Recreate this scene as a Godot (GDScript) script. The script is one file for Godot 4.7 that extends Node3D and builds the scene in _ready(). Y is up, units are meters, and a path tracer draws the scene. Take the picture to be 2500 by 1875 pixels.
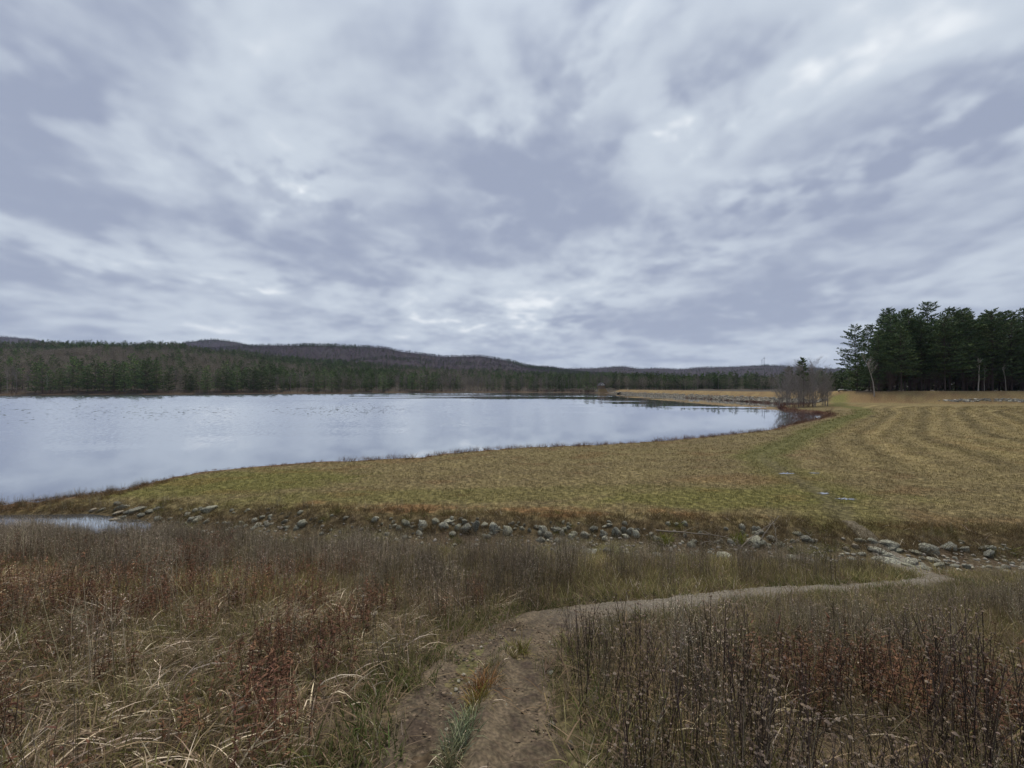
extends Node3D
# A lake in late autumn seen from a weedy slope. y is up, metres; the camera looks along -z. "d" below is the distance ahead (-z).

# ---------------------------------------------------------------- helpers: mesh buffer
class Buf:
	var v := PackedVector3Array()
	var c := PackedColorArray()

	func tri(a: Vector3, b: Vector3, e: Vector3, k: Color) -> void:
		v.push_back(a); v.push_back(b); v.push_back(e)
		c.push_back(k); c.push_back(k); c.push_back(k)

	func quad(a: Vector3, b: Vector3, e: Vector3, f: Vector3, k: Color) -> void:
		tri(a, b, e, k); tri(a, e, f, k)

	# a tapered round stick through pts
	func tube(pts: PackedVector3Array, r0: float, r1: float, sides: int, k: Color) -> void:
		var prev := PackedVector3Array()
		var n := pts.size()
		for i in n:
			var t: Vector3 = (pts[mini(i + 1, n - 1)] - pts[maxi(i - 1, 0)]).normalized()
			var s := t.cross(Vector3(0.31, 0.17, 0.93)).normalized()
			var q := t.cross(s)
			var r := lerpf(r0, r1, float(i) / float(n - 1))
			var ring := PackedVector3Array()
			for j in sides:
				var a := TAU * j / sides
				ring.push_back(pts[i] + (s * cos(a) + q * sin(a)) * r)
			if i > 0:
				for j in sides:
					var m := (j + 1) % sides
					quad(prev[j], ring[j], ring[m], prev[m], k)
			prev = ring

	# a flat leaf blade through pts, side to side along s
	func blade(pts: PackedVector3Array, w: float, s: Vector3, k: Color) -> void:
		var n := pts.size()
		for i in n - 1:
			var w0 := w * (1.0 - pow(float(i) / (n - 1), 2.0))
			var w1 := w * (1.0 - pow(float(i + 1) / (n - 1), 2.0))
			if i == n - 2:
				tri(pts[i] - s * w0, pts[i] + s * w0, pts[i + 1], k)
			else:
				quad(pts[i] - s * w0, pts[i] + s * w0, pts[i + 1] + s * w1, pts[i + 1] - s * w1, k)

	func box(lo: Vector3, hi: Vector3, k: Color) -> void:
		var p := []
		for x in [lo.x, hi.x]:
			for y in [lo.y, hi.y]:
				for z in [lo.z, hi.z]:
					p.append(Vector3(x, y, z))
		for f in [[0, 1, 3, 2], [4, 6, 7, 5], [0, 4, 5, 1], [2, 3, 7, 6], [0, 2, 6, 4], [1, 5, 7, 3]]:
			quad(p[f[0]], p[f[1]], p[f[2]], p[f[3]], k)

	func mesh() -> ArrayMesh:
		var a := []
		a.resize(Mesh.ARRAY_MAX)
		a[Mesh.ARRAY_VERTEX] = v
		a[Mesh.ARRAY_COLOR] = c
		var m := ArrayMesh.new()
		m.add_surface_from_arrays(Mesh.PRIMITIVE_TRIANGLES, a)
		return m

var rng := RandomNumberGenerator.new()
var n_low := FastNoiseLite.new()
var n_mid := FastNoiseLite.new()
var n_fine := FastNoiseLite.new()
var names := {}

func rf(a: float, b: float) -> float:
	return rng.randf_range(a, b)

func col(r: float, g: float, b: float) -> Color:
	return Color(r, g, b)

func vary(k: Color, amount: float) -> Color:
	var f := 1.0 + rf(-amount, amount)
	return Color(k.r * f, k.g * f * (1.0 + rf(-0.05, 0.05)), k.b * f * (1.0 + rf(-0.08, 0.08)))

func numbered(called: String) -> String:
	if not names.has(called):
		names[called] = 0
		return called
	names[called] += 1
	return "%s_%03d" % [called, names[called]]

func tag(o: Node3D, label: String, category: String = "", group: String = "", kind: String = "") -> Node3D:
	o.set_meta("label", label)
	if category: o.set_meta("category", category)
	if group: o.set_meta("group", group)
	if kind: o.set_meta("kind", kind)
	return o

func put(called: String, mesh: Mesh, mat: Material, parent: Node3D = null) -> MeshInstance3D:
	var o := MeshInstance3D.new()
	o.mesh = mesh
	if mat: o.material_override = mat
	o.name = numbered(called) if parent == null else called
	(self if parent == null else parent).add_child(o, true)
	return o

func base(called: String, at: Vector3, turn: float = 0.0) -> Node3D:
	var o := Node3D.new()
	o.name = numbered(called)
	add_child(o, true)
	o.position = at
	o.rotation.y = turn
	return o

func scatter(called: String, meshes: Array, places: Array, mat: Material, label: String, tinted := true) -> void:
	# one mass that nobody could count: places[k] holds [transform, tint] for variant k
	var root := base(called, Vector3.ZERO)
	tag(root, label, called.replace("_", " "), "", "stuff")
	for k in meshes.size():
		var p: Array = places[k]
		if p.is_empty(): continue
		var mm := MultiMesh.new()
		mm.transform_format = MultiMesh.TRANSFORM_3D
		mm.use_colors = tinted
		mm.mesh = meshes[k]
		mm.instance_count = p.size()
		for i in p.size():
			mm.set_instance_transform(i, p[i][0])
			if tinted: mm.set_instance_color(i, p[i][1])
		var o := MultiMeshInstance3D.new()
		o.multimesh = mm
		o.material_override = mat
		o.name = "clump"
		o.set_meta("kind", "stuff")
		root.add_child(o, true)

func vmat(rough: float, spec := 0.3, back := 0.0) -> StandardMaterial3D:
	var m := StandardMaterial3D.new()
	m.vertex_color_use_as_albedo = true
	m.roughness = rough
	m.metallic_specular = spec
	m.cull_mode = BaseMaterial3D.CULL_DISABLED
	if back > 0.0:
		m.backlight_enabled = true
		m.backlight = Color(back, back, back)
	return m

# ---------------------------------------------------------------- the lie of the land
const AXIS: Array[Vector2] = [Vector2(-60, 12), Vector2(-24, 14.0), Vector2(-20, 14.5), Vector2(-17, 14.8), Vector2(-14, 14.3), Vector2(-10, 13), Vector2(-5, 11.6), Vector2(0, 10.8), Vector2(5, 10.2), Vector2(10, 9.4), Vector2(16, 8.8), Vector2(24, 8.5), Vector2(60, 8)]
const BED: Array[Vector2] = [Vector2(-60, -0.3), Vector2(-20, -0.25), Vector2(-14, -0.12), Vector2(-11, 0.15), Vector2(-8, 0.4), Vector2(0, 0.72), Vector2(8, 0.85), Vector2(60, 1.1)]
const SHORE: Array[Vector2] = [Vector2(-600, -20), Vector2(-80, 8), Vector2(-40, 14), Vector2(-26, 16.4), Vector2(-21.5, 16.5), Vector2(-20.2, 16.8), Vector2(-19.7, 17.2), Vector2(-19.2, 17.7), Vector2(-18.4, 18.6), Vector2(-18.2, 19.6), Vector2(-18.3, 20.6), Vector2(-18.1, 21.4), Vector2(-17.5, 22.95), Vector2(-14.5, 24.65), Vector2(-12.2, 25.8), Vector2(-6.5, 27.2), Vector2(-5.2, 28.7), Vector2(0, 31.7), Vector2(7.8, 33.6), Vector2(14.9, 36.6), Vector2(21.1, 40.3), Vector2(28.7, 44.9), Vector2(36.2, 51.9), Vector2(50.6, 64.4), Vector2(58.5, 73), Vector2(62, 83), Vector2(62.4, 90.8), Vector2(70, 104), Vector2(79, 113), Vector2(84, 126), Vector2(86, 150), Vector2(87.5, 200), Vector2(88, 300), Vector2(83, 355), Vector2(82, 385), Vector2(62, 420), Vector2(20, 440), Vector2(-80, 410), Vector2(-190, 350), Vector2(-270, 305), Vector2(-345, 270), Vector2(-470, 240), Vector2(-620, 230)]
const CREST: Array[Vector2] = [Vector2(101, 362), Vector2(100, 130), Vector2(99, 114), Vector2(110, 107), Vector2(140, 106), Vector2(230, 104)]
# wooded rise beyond the lake: bearing (x over d), distance of its brow, height of its ground there
const RISE: Array[Vector3] = [Vector3(-1.6, 700, 74), Vector3(-1.29, 720, 76), Vector3(-1.17, 740, 77), Vector3(-1.05, 740, 78), Vector3(-0.85, 760, 79), Vector3(-0.65, 800, 64), Vector3(-0.56, 820, 57), Vector3(-0.41, 850, 48), Vector3(-0.24, 870, 39), Vector3(0.0, 900, 31), Vector3(0.21, 900, 24), Vector3(0.28, 880, 25), Vector3(0.4, 860, 15), Vector3(0.65, 850, 11), Vector3(1.6, 850, 9)]
const PATH: Array[Vector3] = [Vector3(-0.26, 0.3, 0.5), Vector3(-0.24, 1.4, 0.49), Vector3(-0.23, 2.1, 0.48), Vector3(-0.2, 2.9, 0.46), Vector3(-0.04, 3.75, 0.44), Vector3(0.35, 4.4, 0.42), Vector3(1.1, 4.95, 0.34), Vector3(2.0, 5.35, 0.28), Vector3(3.2, 5.85, 0.24), Vector3(4.4, 6.35, 0.22), Vector3(6.2, 6.95, 0.22), Vector3(7.6, 7.4, 0.24), Vector3(8.5, 7.9, 0.26), Vector3(8.9, 8.5, 0.27), Vector3(9.1, 9.1, 0.27), Vector3(9.35, 9.9, 0.24), Vector3(9.4, 10.6, 0.13), Vector3(9.6, 11.4, 0.1)]
const TRAIL: Array[Vector2] = [Vector2(9.6, 11.4), Vector2(11.1, 14.1), Vector2(12.7, 18.4), Vector2(15.5, 25), Vector2(25, 35), Vector2(45, 55), Vector2(62, 70), Vector2(72, 82), Vector2(77, 93), Vector2(86, 105), Vector2(92, 112)]

func table(t: Array[Vector2], x: float) -> float:
	if x <= t[0].x: return t[0].y
	for i in range(1, t.size()):
		if x < t[i].x:
			return lerpf(t[i - 1].y, t[i].y, (x - t[i - 1].x) / (t[i].x - t[i - 1].x))
	return t[-1].y

func rise_at(a: float) -> Vector2:
	if a <= RISE[0].x: return Vector2(RISE[0].y, RISE[0].z)
	for i in range(1, RISE.size()):
		if a < RISE[i].x:
			var f := (a - RISE[i - 1].x) / (RISE[i].x - RISE[i - 1].x)
			return Vector2(lerpf(RISE[i - 1].y, RISE[i].y, f), lerpf(RISE[i - 1].z, RISE[i].z, f))
	return Vector2(RISE[-1].y, RISE[-1].z)

func line_gap(p: Vector2, line: Array[Vector2], closed: bool) -> float:
	var best := 1e12
	var n := line.size()
	for i in (n if closed else n - 1):
		var a := line[i]
		var ab := line[(i + 1) % n] - a
		var t := clampf((p - a).dot(ab) / ab.length_squared(), 0.0, 1.0)
		best = minf(best, p.distance_squared_to(a + ab * t))
	return sqrt(best)

var sd_near := PackedFloat32Array()
var sd_far := PackedFloat32Array()
const NX := 191
const ND := 151
const FX := 140
const FD := 100

func make_shore_field() -> void:
	var poly := PackedVector2Array(SHORE)
	sd_near.resize(NX * ND)
	for j in ND:
		for i in NX:
			var p := Vector2(i - 70.0, j - 12.0)
			sd_near[j * NX + i] = line_gap(p, SHORE, true) * (-1.0 if Geometry2D.is_point_in_polygon(p, poly) else 1.0)
	sd_far.resize(FX * FD)
	for j in FD:
		for i in FX:
			var p := Vector2(i * 7.0 - 680.0, j * 7.0 - 60.0)
			sd_far[j * FX + i] = line_gap(p, SHORE, true) * (-1.0 if Geometry2D.is_point_in_polygon(p, poly) else 1.0)

func shore(x: float, d: float) -> float:   # metres inland of the water's edge; negative on the lake
	var g := Vector2(x + 70.0, d + 12.0)
	var w := NX
	var h := ND
	var f := sd_near
	if g.x < 0 or g.y < 0 or g.x >= NX - 1 or g.y >= ND - 1:
		g = Vector2((x + 680.0) / 7.0, (d + 60.0) / 7.0)
		w = FX; h = FD; f = sd_far
		if g.x < 0 or g.y < 0 or g.x >= FX - 1 or g.y >= FD - 1:
			return 260.0
	var i := int(g.x)
	var j := int(g.y)
	var u := g.x - i
	var v := g.y - j
	var k := j * w + i
	return lerpf(lerpf(f[k], f[k + 1], u), lerpf(f[k + w], f[k + w + 1], u), v)

func crest_gap(x: float, d: float) -> float:
	return line_gap(Vector2(x, d), CREST, false)

func height(x: float, d: float) -> float:
	var sd := shore(x, d)
	var r := 0.0
	if d > 112.0 or absf(x) > 80.0 and d > 60.0:   # the far side of the lake, the dam and what lies behind
		var a := x / maxf(d, 1.0)
		var brow := rise_at(a)
		if sd < 0.0:
			r = -0.6 + 0.9 * smoothstep(-1.5, 0.5, sd)
		elif d < brow.x:
			var t := sd / (sd + maxf(brow.x - d, 1.0))
			r = 0.3 + 0.8 * smoothstep(0.0, 12.0, sd) + (brow.y - 1.0) * pow(t, 1.25)
		else:
			r = maxf(brow.y - (d - brow.x) * 0.04, 2.0)
		if sd > 0.0 and d > 150.0:
			r += n_low.get_noise_2d(x * 0.5, d * 0.5) * minf(sd * 0.06, 6.0)
		var behind := smoothstep(100.0, 104.0, x) * smoothstep(104.0, 110.0, d)
		if behind > 0.0: r = maxf(r, behind * lerpf(4.0, 3.0, smoothstep(130.0, 200.0, d)))
		if d < 420.0 and x > 50.0:
			var dc := crest_gap(x, d)
			r = maxf(r, lerpf(4.2, 3.5, smoothstep(110.0, 170.0, d)) - maxf(0.0, dc - 3.0) / 3.0)
		return r
	var land := 0.32 + 0.85 * smoothstep(0.0, 22.0, sd)
	var b := table(BED, x)
	var e := d - table(AXIS, x)
	var bank := -0.6 + (land + 0.6) * smoothstep(-1.2, 0.5, sd)
	if e >= 0.0:
		var wide := 1.5 + 0.8 * smoothstep(-8.0, -10.0, x)
		r = lerpf(b, bank, smoothstep(0.25, wide, e))
	else:
		var h := b + 0.285 * maxf(-e - 0.6, 0.0)
		r = h if h < 2.9 else 3.45 - 0.55 * exp(-(h - 2.9) / 0.55)
	if x > 60.0:
		r = maxf(r, 4.2 - maxf(0.0, crest_gap(x, d) - 3.0) / 3.0)
	if absf(x) < 40.0 and d < 45.0:
		r += n_mid.get_noise_2d(x, d) * 0.035 * smoothstep(-0.2, 1.0, sd)
	return r

func on(x: float, d: float, up := 0.0) -> Vector3:
	return Vector3(x, height(x, d) + up, -d)

func path_gap(x: float, d: float) -> Vector2:   # (metres outside the path's edge, position along it); negative on the path
	var best := Vector2(1e9, 0)
	var p := Vector2(x, d)
	for i in PATH.size() - 1:
		var a := Vector2(PATH[i].x, PATH[i].y)
		var ab := Vector2(PATH[i + 1].x, PATH[i + 1].y) - a
		var t := clampf((p - a).dot(ab) / ab.length_squared(), 0.0, 1.0)
		var g := p.distance_to(a + ab * t) - lerpf(PATH[i].z, PATH[i + 1].z, t)
		if g < best.x:
			best = Vector2(g, i + t)
	return best

func spot(x: float, d: float, cx: float, cd: float, rx: float, rd: float) -> float:   # 1 in the middle of an oval, 0 outside
	var q := Vector2((x - cx) / rx, (d - cd) / rd).length()
	return smoothstep(1.15, 0.55, q + n_mid.get_noise_2d(x * 1.7, d * 1.7) * 0.35)

# ---------------------------------------------------------------- colours of the mown field
func field_color(x: float, d: float, gap: float) -> Color:
	var l := n_low.get_noise_2d(x * 2.0, d * 2.0)
	var m := n_mid.get_noise_2d(x * 0.6 + 90.0, d * 1.1)
	var f := n_fine.get_noise_2d(x * 0.7, d * 1.3)
	var k := col(0.25, 0.202, 0.098).lerp(col(0.175, 0.138, 0.072), clampf(0.45 + m * 0.8 + f * 0.5, 0.0, 1.0))
	var green := maxf(spot(x, d, -13, 19.5, 6.5, 3.4), spot(x, d, 8.0, 14.2, 6.5, 1.8))
	green = maxf(green, 0.7 * spot(x, d, -2.0, 15.5, 11, 1.6))
	green = maxf(green, (0.7 + 0.5 * smoothstep(25.0, 50.0, d)) * smoothstep(2.3, 0.5, gap + m * 0.8))
	green = clampf(green * 0.9 + l * 0.3 + f * 0.12, 0.0, 1.0)
	k = k.lerp(col(0.165, 0.158, 0.048), green * 0.85)
	var e := d - table(AXIS, x)
	var orange := maxf(spot(e, x, 2.1, -1.0, 0.75, 9.0) * smoothstep(-0.25, 0.3, m + f * 0.6), 0.4 * spot(x, d, 10.0, 17.4, 3.2, 1.3))
	orange = maxf(orange, 0.35 * smoothstep(0.25, 0.55, m + l * 0.6))
	k = k.lerp(col(0.30, 0.15, 0.065), clampf(orange, 0.0, 1.0) * 0.5)
	# mowing rows, which follow the trail and then the foot of the embankment
	var q1 := 92.0 - d
	var q2 := (x - table([Vector2(11, 10), Vector2(18, 12.7), Vector2(35, 25), Vector2(70, 62), Vector2(95, 80)] as Array[Vector2], d)) * 0.8
	if q2 > -1.0:
		var h := clampf(0.5 + 0.5 * (q2 - q1) / 14.0, 0.0, 1.0)
		var q := lerpf(q2, q1, h) - 14.0 * h * (1.0 - h)
		var row := sin(q * TAU / 2.3 + m * 1.6) * 0.5 + sin(q * TAU / 5.1 + 1.0) * 0.25
		var k2 := k.lerp(col(0.30, 0.235, 0.105), 0.35)
		k = k.lerp(k2 * (1.0 + 0.44 * row + f * 0.25), smoothstep(-1.0, 3.0, q2) * smoothstep(14.0, 24.0, d))
	k = k.lerp(col(0.135, 0.135, 0.048), 0.7 * smoothstep(1.7, 0.5, gap + m * 0.6) * smoothstep(14.0, 30.0, d))
	# a bare wet wheel track along the trail
	k = k.lerp(col(0.10, 0.085, 0.05), 0.55 * smoothstep(0.55, 0.15, gap + f * 0.3) * smoothstep(30.0, 18.0, d))
	# rough brown margin by the ditch and along the water
	var sd := shore(x, d)
	k = k.lerp(col(0.115, 0.085, 0.05), smoothstep(1.7, 1.0, e + m * 0.5) * 0.8)
	k = k.lerp(col(0.14, 0.075, 0.05), smoothstep(1.3, 0.5, sd + m * 0.4) * 0.8)
	return Color(k.r, k.g, k.b)

var field_map: Image
const MAP_N := 1024

func make_field_map() -> ImageTexture:
	var bytes := PackedByteArray()
	bytes.resize(MAP_N * MAP_N * 3)
	var at := 0
	for j in MAP_N:
		var d := 8.0 + 106.0 * (j + 0.5) / MAP_N
		for i in MAP_N:
			var x := -40.0 + 200.0 * (i + 0.5) / MAP_N
			if x > d * 1.45 + 4.0 or x < -d * 1.45 - 4.0 or shore(x, d) < -2.0:
				bytes[at] = 120; bytes[at + 1] = 105; bytes[at + 2] = 65
			else:
				var k := field_color(x, d, line_gap(Vector2(x, d), TRAIL, false)) * 1.3
				k = k.clamp().linear_to_srgb()
				bytes[at] = int(k.r * 255.0); bytes[at + 1] = int(k.g * 255.0); bytes[at + 2] = int(k.b * 255.0)
			at += 3
	field_map = Image.create_from_data(MAP_N, MAP_N, false, Image.FORMAT_RGB8, bytes)
	return ImageTexture.create_from_image(field_map)

func grain(n: int, freq: float, lo: float, hi: float, seed_: int, octaves := 4) -> ImageTexture:
	var fn := FastNoiseLite.new()
	fn.seed = seed_
	fn.frequency = freq
	fn.fractal_octaves = octaves
	var im := fn.get_seamless_image(n, n)
	im.convert(Image.FORMAT_RGB8)
	var b := im.get_data()
	for i in b.size():
		b[i] = int(255.0 * lerpf(lo, hi, b[i] / 255.0))
	return ImageTexture.create_from_image(Image.create_from_data(n, n, false, Image.FORMAT_RGB8, b))

# ---------------------------------------------------------------- sky
func make_sky() -> PanoramaSkyMaterial:
	var w := 2048
	var h := 1024
	var px := PackedFloat32Array()
	px.resize(w * h * 3)
	var big := FastNoiseLite.new()
	big.seed = 11; big.frequency = 0.55; big.fractal_octaves = 3
	var mid := FastNoiseLite.new()
	mid.seed = 5; mid.frequency = 1.75; mid.fractal_octaves = 5; mid.fractal_gain = 0.56
	var wisp := FastNoiseLite.new()
	wisp.seed = 21; wisp.frequency = 5.5; wisp.fractal_octaves = 4
	var puff := FastNoiseLite.new()
	puff.seed = 44; puff.frequency = 2.3; puff.fractal_octaves = 3
	# brighter breaks and darker bellies of the cloud: direction (x, z on the cloud layer), size across, size along, strength
	var marks := [   # x, z on the cloud layer; reach around and outwards; strength
		[-0.7, -1.37, 0.15, 0.14, 0.5], [-0.95, -1.18, 0.42, 0.08, 0.25], [0.22, -1.0, 0.11, 0.15, 0.4], [0.28, -0.83, 0.22, 0.08, 0.25], [0.56, -1.14, 0.12, 0.07, 0.4], [0.72, -0.99, 0.4, 0.10, 0.2], [0.95, -0.85, 0.4, 0.10, 0.14],
		[0.0, -1.21, 0.1, 0.19, 0.35], [-1.8, -1.67, 0.53, 0.2, 0.35], [0.08, -2.9, 0.58, 0.36, 0.35], [-1.35, -2.06, 0.38, 0.14, 0.25], [0.87, -1.88, 0.4, 0.16, 0.25], [-1.39, -1.12, 0.2, 0.13, 0.2],
		[0.37, -1.15, 0.14, 0.1, -0.3], [0.21, -1.29, 0.21, 0.1, -0.3], [0.54, -0.9, 0.22, 0.11, -0.35], [0.95, -1.36, 0.75, 0.24, -0.35], [1.25, -0.95, 0.4, 0.25, -0.55], [-1.15, -0.72, 0.35, 0.25, -0.3], [0.03, -1.56, 0.33, 0.21, -0.3], [-0.62, -0.85, 0.31, 0.15, -0.3], [-1.2, -0.9, 0.3, 0.2, -0.3], [-1.46, -2.29, 0.44, 0.22, -0.2], [1.89, -2.05, 1.1, 0.48, -0.3], [-1.17, -1.5, 0.4, 0.2, -0.25], [-0.43, -1.8, 0.41, 0.2, -0.2],
	]
	var dark := Vector3(0.34, 0.39, 0.515)
	var light := Vector3(0.605, 0.67, 0.76)
	var white := Vector3(0.90, 0.94, 0.98)
	var far := Vector3(0.50, 0.575, 0.69)
	for j in h / 2:
		var el := PI / 2 - (j + 0.5) / h * PI
		var s := sin(el)
		var ce := cos(el)
		for i in w:
			var az := (i + 0.5) / w * TAU
			var q := 1.0 / (s + 0.17)
			var x := sin(az) * ce * q
			var z := -cos(az) * ce * q
			var wx := big.get_noise_2d(x + 40.0, z) * 0.12
			var wz := big.get_noise_2d(x - 70.0, z + 13.0) * 0.12
			var a := big.get_noise_2d((x + wx) * 1.1, (z + wz) * 1.1)
			var b := mid.get_noise_2d((x + wx * 0.6) * 1.0, (z + wz * 0.6) * 1.0)
			var g := wisp.get_noise_2d(x + wx, z + wz)
			var t := 0.49 + a * 0.60 + b * 0.62 + g * 0.12 + 0.36 * (0.19 - absf(puff.get_noise_2d(x + wx, z + wz)))
			if z < 0.0 and ce > 0.3:
				var p := Vector2(x + wx * 0.3 + b * 0.12 * q + g * 0.05, z + wz * 0.3 + g * 0.09 * q)
				for k in marks:
					var o := Vector2(k[0], k[1])
					if p.distance_squared_to(o) > 6.0: continue
					var out := o.normalized()
					var ux: float = (p - o).dot(out) / k[3] 
					var uz: float = (p - o).dot(out.orthogonal()) / k[2]
					var r2 := ux * ux + uz * uz
					if r2 < 6.0:
						t += k[4] * exp(-r2) * (0.6 + b * 1.3 + g * 1.6) * (0.72 if k[4] > 0.0 else 1.0)
			t = clampf(t, 0.0, 1.35)
			var k3 := dark.lerp(light, smoothstep(-0.02, 0.88, t))
			k3 = k3.lerp(white, smoothstep(0.8, 1.3, t))
			k3 = k3.lerp(far, 0.55 * exp(-s * 9.0))
			k3 *= 1.0 + 0.35 * smoothstep(0.6, 1.0, s)
			var at := (j * w + i) * 3
			k3 /= 2.0
			px[at] = k3.x; px[at + 1] = k3.y; px[at + 2] = k3.z
	for i in range(w * h / 2, w * h):
		px[i * 3] = 0.12; px[i * 3 + 1] = 0.11; px[i * 3 + 2] = 0.08
	var m := PanoramaSkyMaterial.new()
	m.panorama = ImageTexture.create_from_image(Image.create_from_data(w, h, false, Image.FORMAT_RGBF, px.to_byte_array()))
	return m

# ---------------------------------------------------------------- ground, water, hills
var ground_v := PackedVector3Array()

func make_ground() -> void:
	var az := PackedFloat32Array()
	var a := -PI
	while a < PI:   # fine where the slope and the lake lie, coarse behind
		az.push_back(a)
		a += 0.0042 if absf(a) < 1.25 else 0.06
	var na := az.size()
	var rad := PackedFloat32Array([0.0])
	var r := 0.35
	while r < 5200.0:
		rad.push_back(r)
		r *= 1.024 if r < 500.0 else 1.07
	var nr := rad.size()
	var v := PackedVector3Array()
	var kind := PackedByteArray()
	var c := PackedColorArray()
	var u1 := PackedVector2Array()
	var u2 := PackedVector2Array()
	var n := nr * na
	v.resize(n); kind.resize(n); c.resize(n); u1.resize(n); u2.resize(n)
	for j in nr:
		for i in na:
			var x := rad[j] * sin(az[i])
			var d := rad[j] * cos(az[i])
			var at := j * na + i
			var y := height(x, d)
			v[at] = Vector3(x, y, -d)
			u1[at] = Vector2((x + 40.0) / 200.0, (d - 8.0) / 106.0)
			u2[at] = Vector2(x, d) / 2.7
			var sd := shore(x, d)
			var k := 0   # 0 slope, 1 field, 2 far shore, 3 dam and embankment
			var e := d - table(AXIS, x)
			if d > 92.0 and sd > 0.0 and (x > 40.0 and d < 400.0 and crest_gap(x, d) < 13.5) and y > 1.25:
				k = 3
			elif d > 112.0 or e > 0.0 and x < -25.0 or absf(x) > 160.0:
				k = 2
			elif e > 0.9:
				k = 1
			kind[at] = k
			var m := n_mid.get_noise_2d(x * 0.8, d * 0.8)
			var f := n_fine.get_noise_2d(x, d)
			if k == 0:
				var q := col(0.075, 0.058, 0.038).lerp(col(0.12, 0.095, 0.055), clampf(0.5 + m + f * 0.5, 0.0, 1.0))
				q = q.lerp(col(0.10, 0.115, 0.04), clampf(m * 1.2 - 0.1, 0.0, 0.6))
				q = q.lerp(col(0.22, 0.20, 0.10), 0.8 * spot(x, d, -4.2, 5.9, 2.0, 0.9))
				q = q.lerp(col(0.15, 0.135, 0.06), 0.7 * spot(x, d, 4.5, 7.2, 3.5, 0.9))
				c[at] = q
			elif k == 2:
				c[at] = col(0.075, 0.060, 0.050).lerp(col(0.06, 0.055, 0.042), clampf(0.5 + m, 0.0, 1.0))
				if sd > 0.0 and sd < 7.0 and d > 200.0: c[at] = col(0.095, 0.068, 0.045)
			else:
				var q := col(0.24, 0.18, 0.085).lerp(col(0.17, 0.115, 0.06), clampf(0.5 + m * 0.9 + f * 0.4, 0.0, 1.0))
				if d < 125.0 and x < 106.0:
					q = q.lerp(col(0.16, 0.10, 0.055), 0.45 * spot(x, d, 94, 105, 9, 5))
					q = q.lerp(col(0.135, 0.14, 0.045), 0.8 * smoothstep(3.0, 0.8, line_gap(Vector2(x, d), TRAIL, false)))
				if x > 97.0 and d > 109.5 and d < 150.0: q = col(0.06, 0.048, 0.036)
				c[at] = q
	var nm := PackedVector3Array()
	nm.resize(n)
	var sets := [PackedInt32Array(), PackedInt32Array(), PackedInt32Array(), PackedInt32Array()]
	for j in nr - 1:
		for i in na:
			var i2 := (i + 1) % na
			var p := j * na + i
			var q := j * na + i2
			var s := p + na
			var t := q + na
			var fn := (v[t] - v[p]).cross(v[s] - v[q])
			if fn.y < 0: fn = -fn
			fn = fn.normalized()
			nm[p] += fn; nm[q] += fn; nm[s] += fn; nm[t] += fn
			var k := maxi(maxi(kind[p], kind[q]), maxi(kind[s], kind[t]))
			if j > 0:
				sets[k].append_array([p, t, q])
			sets[k].append_array([p, s, t])
	for i in n: nm[i] = nm[i].normalized()
	var fine := grain(512, 0.02, 0.45, 1.0, 3)
	var bumps := grain(512, 0.012, 0.0, 1.0, 4, 5)
	var mats := []
	for k in 4:
		var m := StandardMaterial3D.new()
		m.roughness = 0.95
		m.metallic_specular = 0.2
		m.detail_enabled = true
		m.detail_blend_mode = BaseMaterial3D.BLEND_MODE_MUL
		m.detail_uv_layer = BaseMaterial3D.DETAIL_UV_2
		m.detail_albedo = fine
		if k == 1:
			m.albedo_texture = make_field_map()
		else:
			m.vertex_color_use_as_albedo = true
			m.albedo_color = Color(1.3, 1.3, 1.3)
		if k == 0:
			m.uv2_scale = Vector3(3, 3, 3)
		mats.append(m)
	var called := ["hillside", "mown_field", "far_shore_ground", "embankment"]
	var said := ["weedy brown slope that falls from the camera to a stony ditch", "mown tan and olive grass field between ditch, lake and embankment", "brown leaf covered ground of the wooded far shore", "grassed earth dam and embankment closing off the lake on the right"]
	for k in 4:
		var arr := []
		arr.resize(Mesh.ARRAY_MAX)
		# keep only what this piece uses
		var map := PackedInt32Array()
		map.resize(n); map.fill(-1)
		var vv := PackedVector3Array(); var nn := PackedVector3Array(); var cc := PackedColorArray(); var a1 := PackedVector2Array(); var a2 := PackedVector2Array()
		var ix := PackedInt32Array()
		for p in sets[k]:
			if map[p] < 0:
				map[p] = vv.size()
				vv.push_back(v[p]); nn.push_back(nm[p]); cc.push_back(c[p]); a1.push_back(u1[p]); a2.push_back(u2[p])
			ix.push_back(map[p])
		arr[Mesh.ARRAY_VERTEX] = vv; arr[Mesh.ARRAY_NORMAL] = nn; arr[Mesh.ARRAY_COLOR] = cc; arr[Mesh.ARRAY_TEX_UV] = a1; arr[Mesh.ARRAY_TEX_UV2] = a2; arr[Mesh.ARRAY_INDEX] = ix
		var mesh := ArrayMesh.new()
		mesh.add_surface_from_arrays(Mesh.PRIMITIVE_TRIANGLES, arr)
		tag(put(called[k], mesh, mats[k]), said[k], "", "", "structure")

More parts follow.
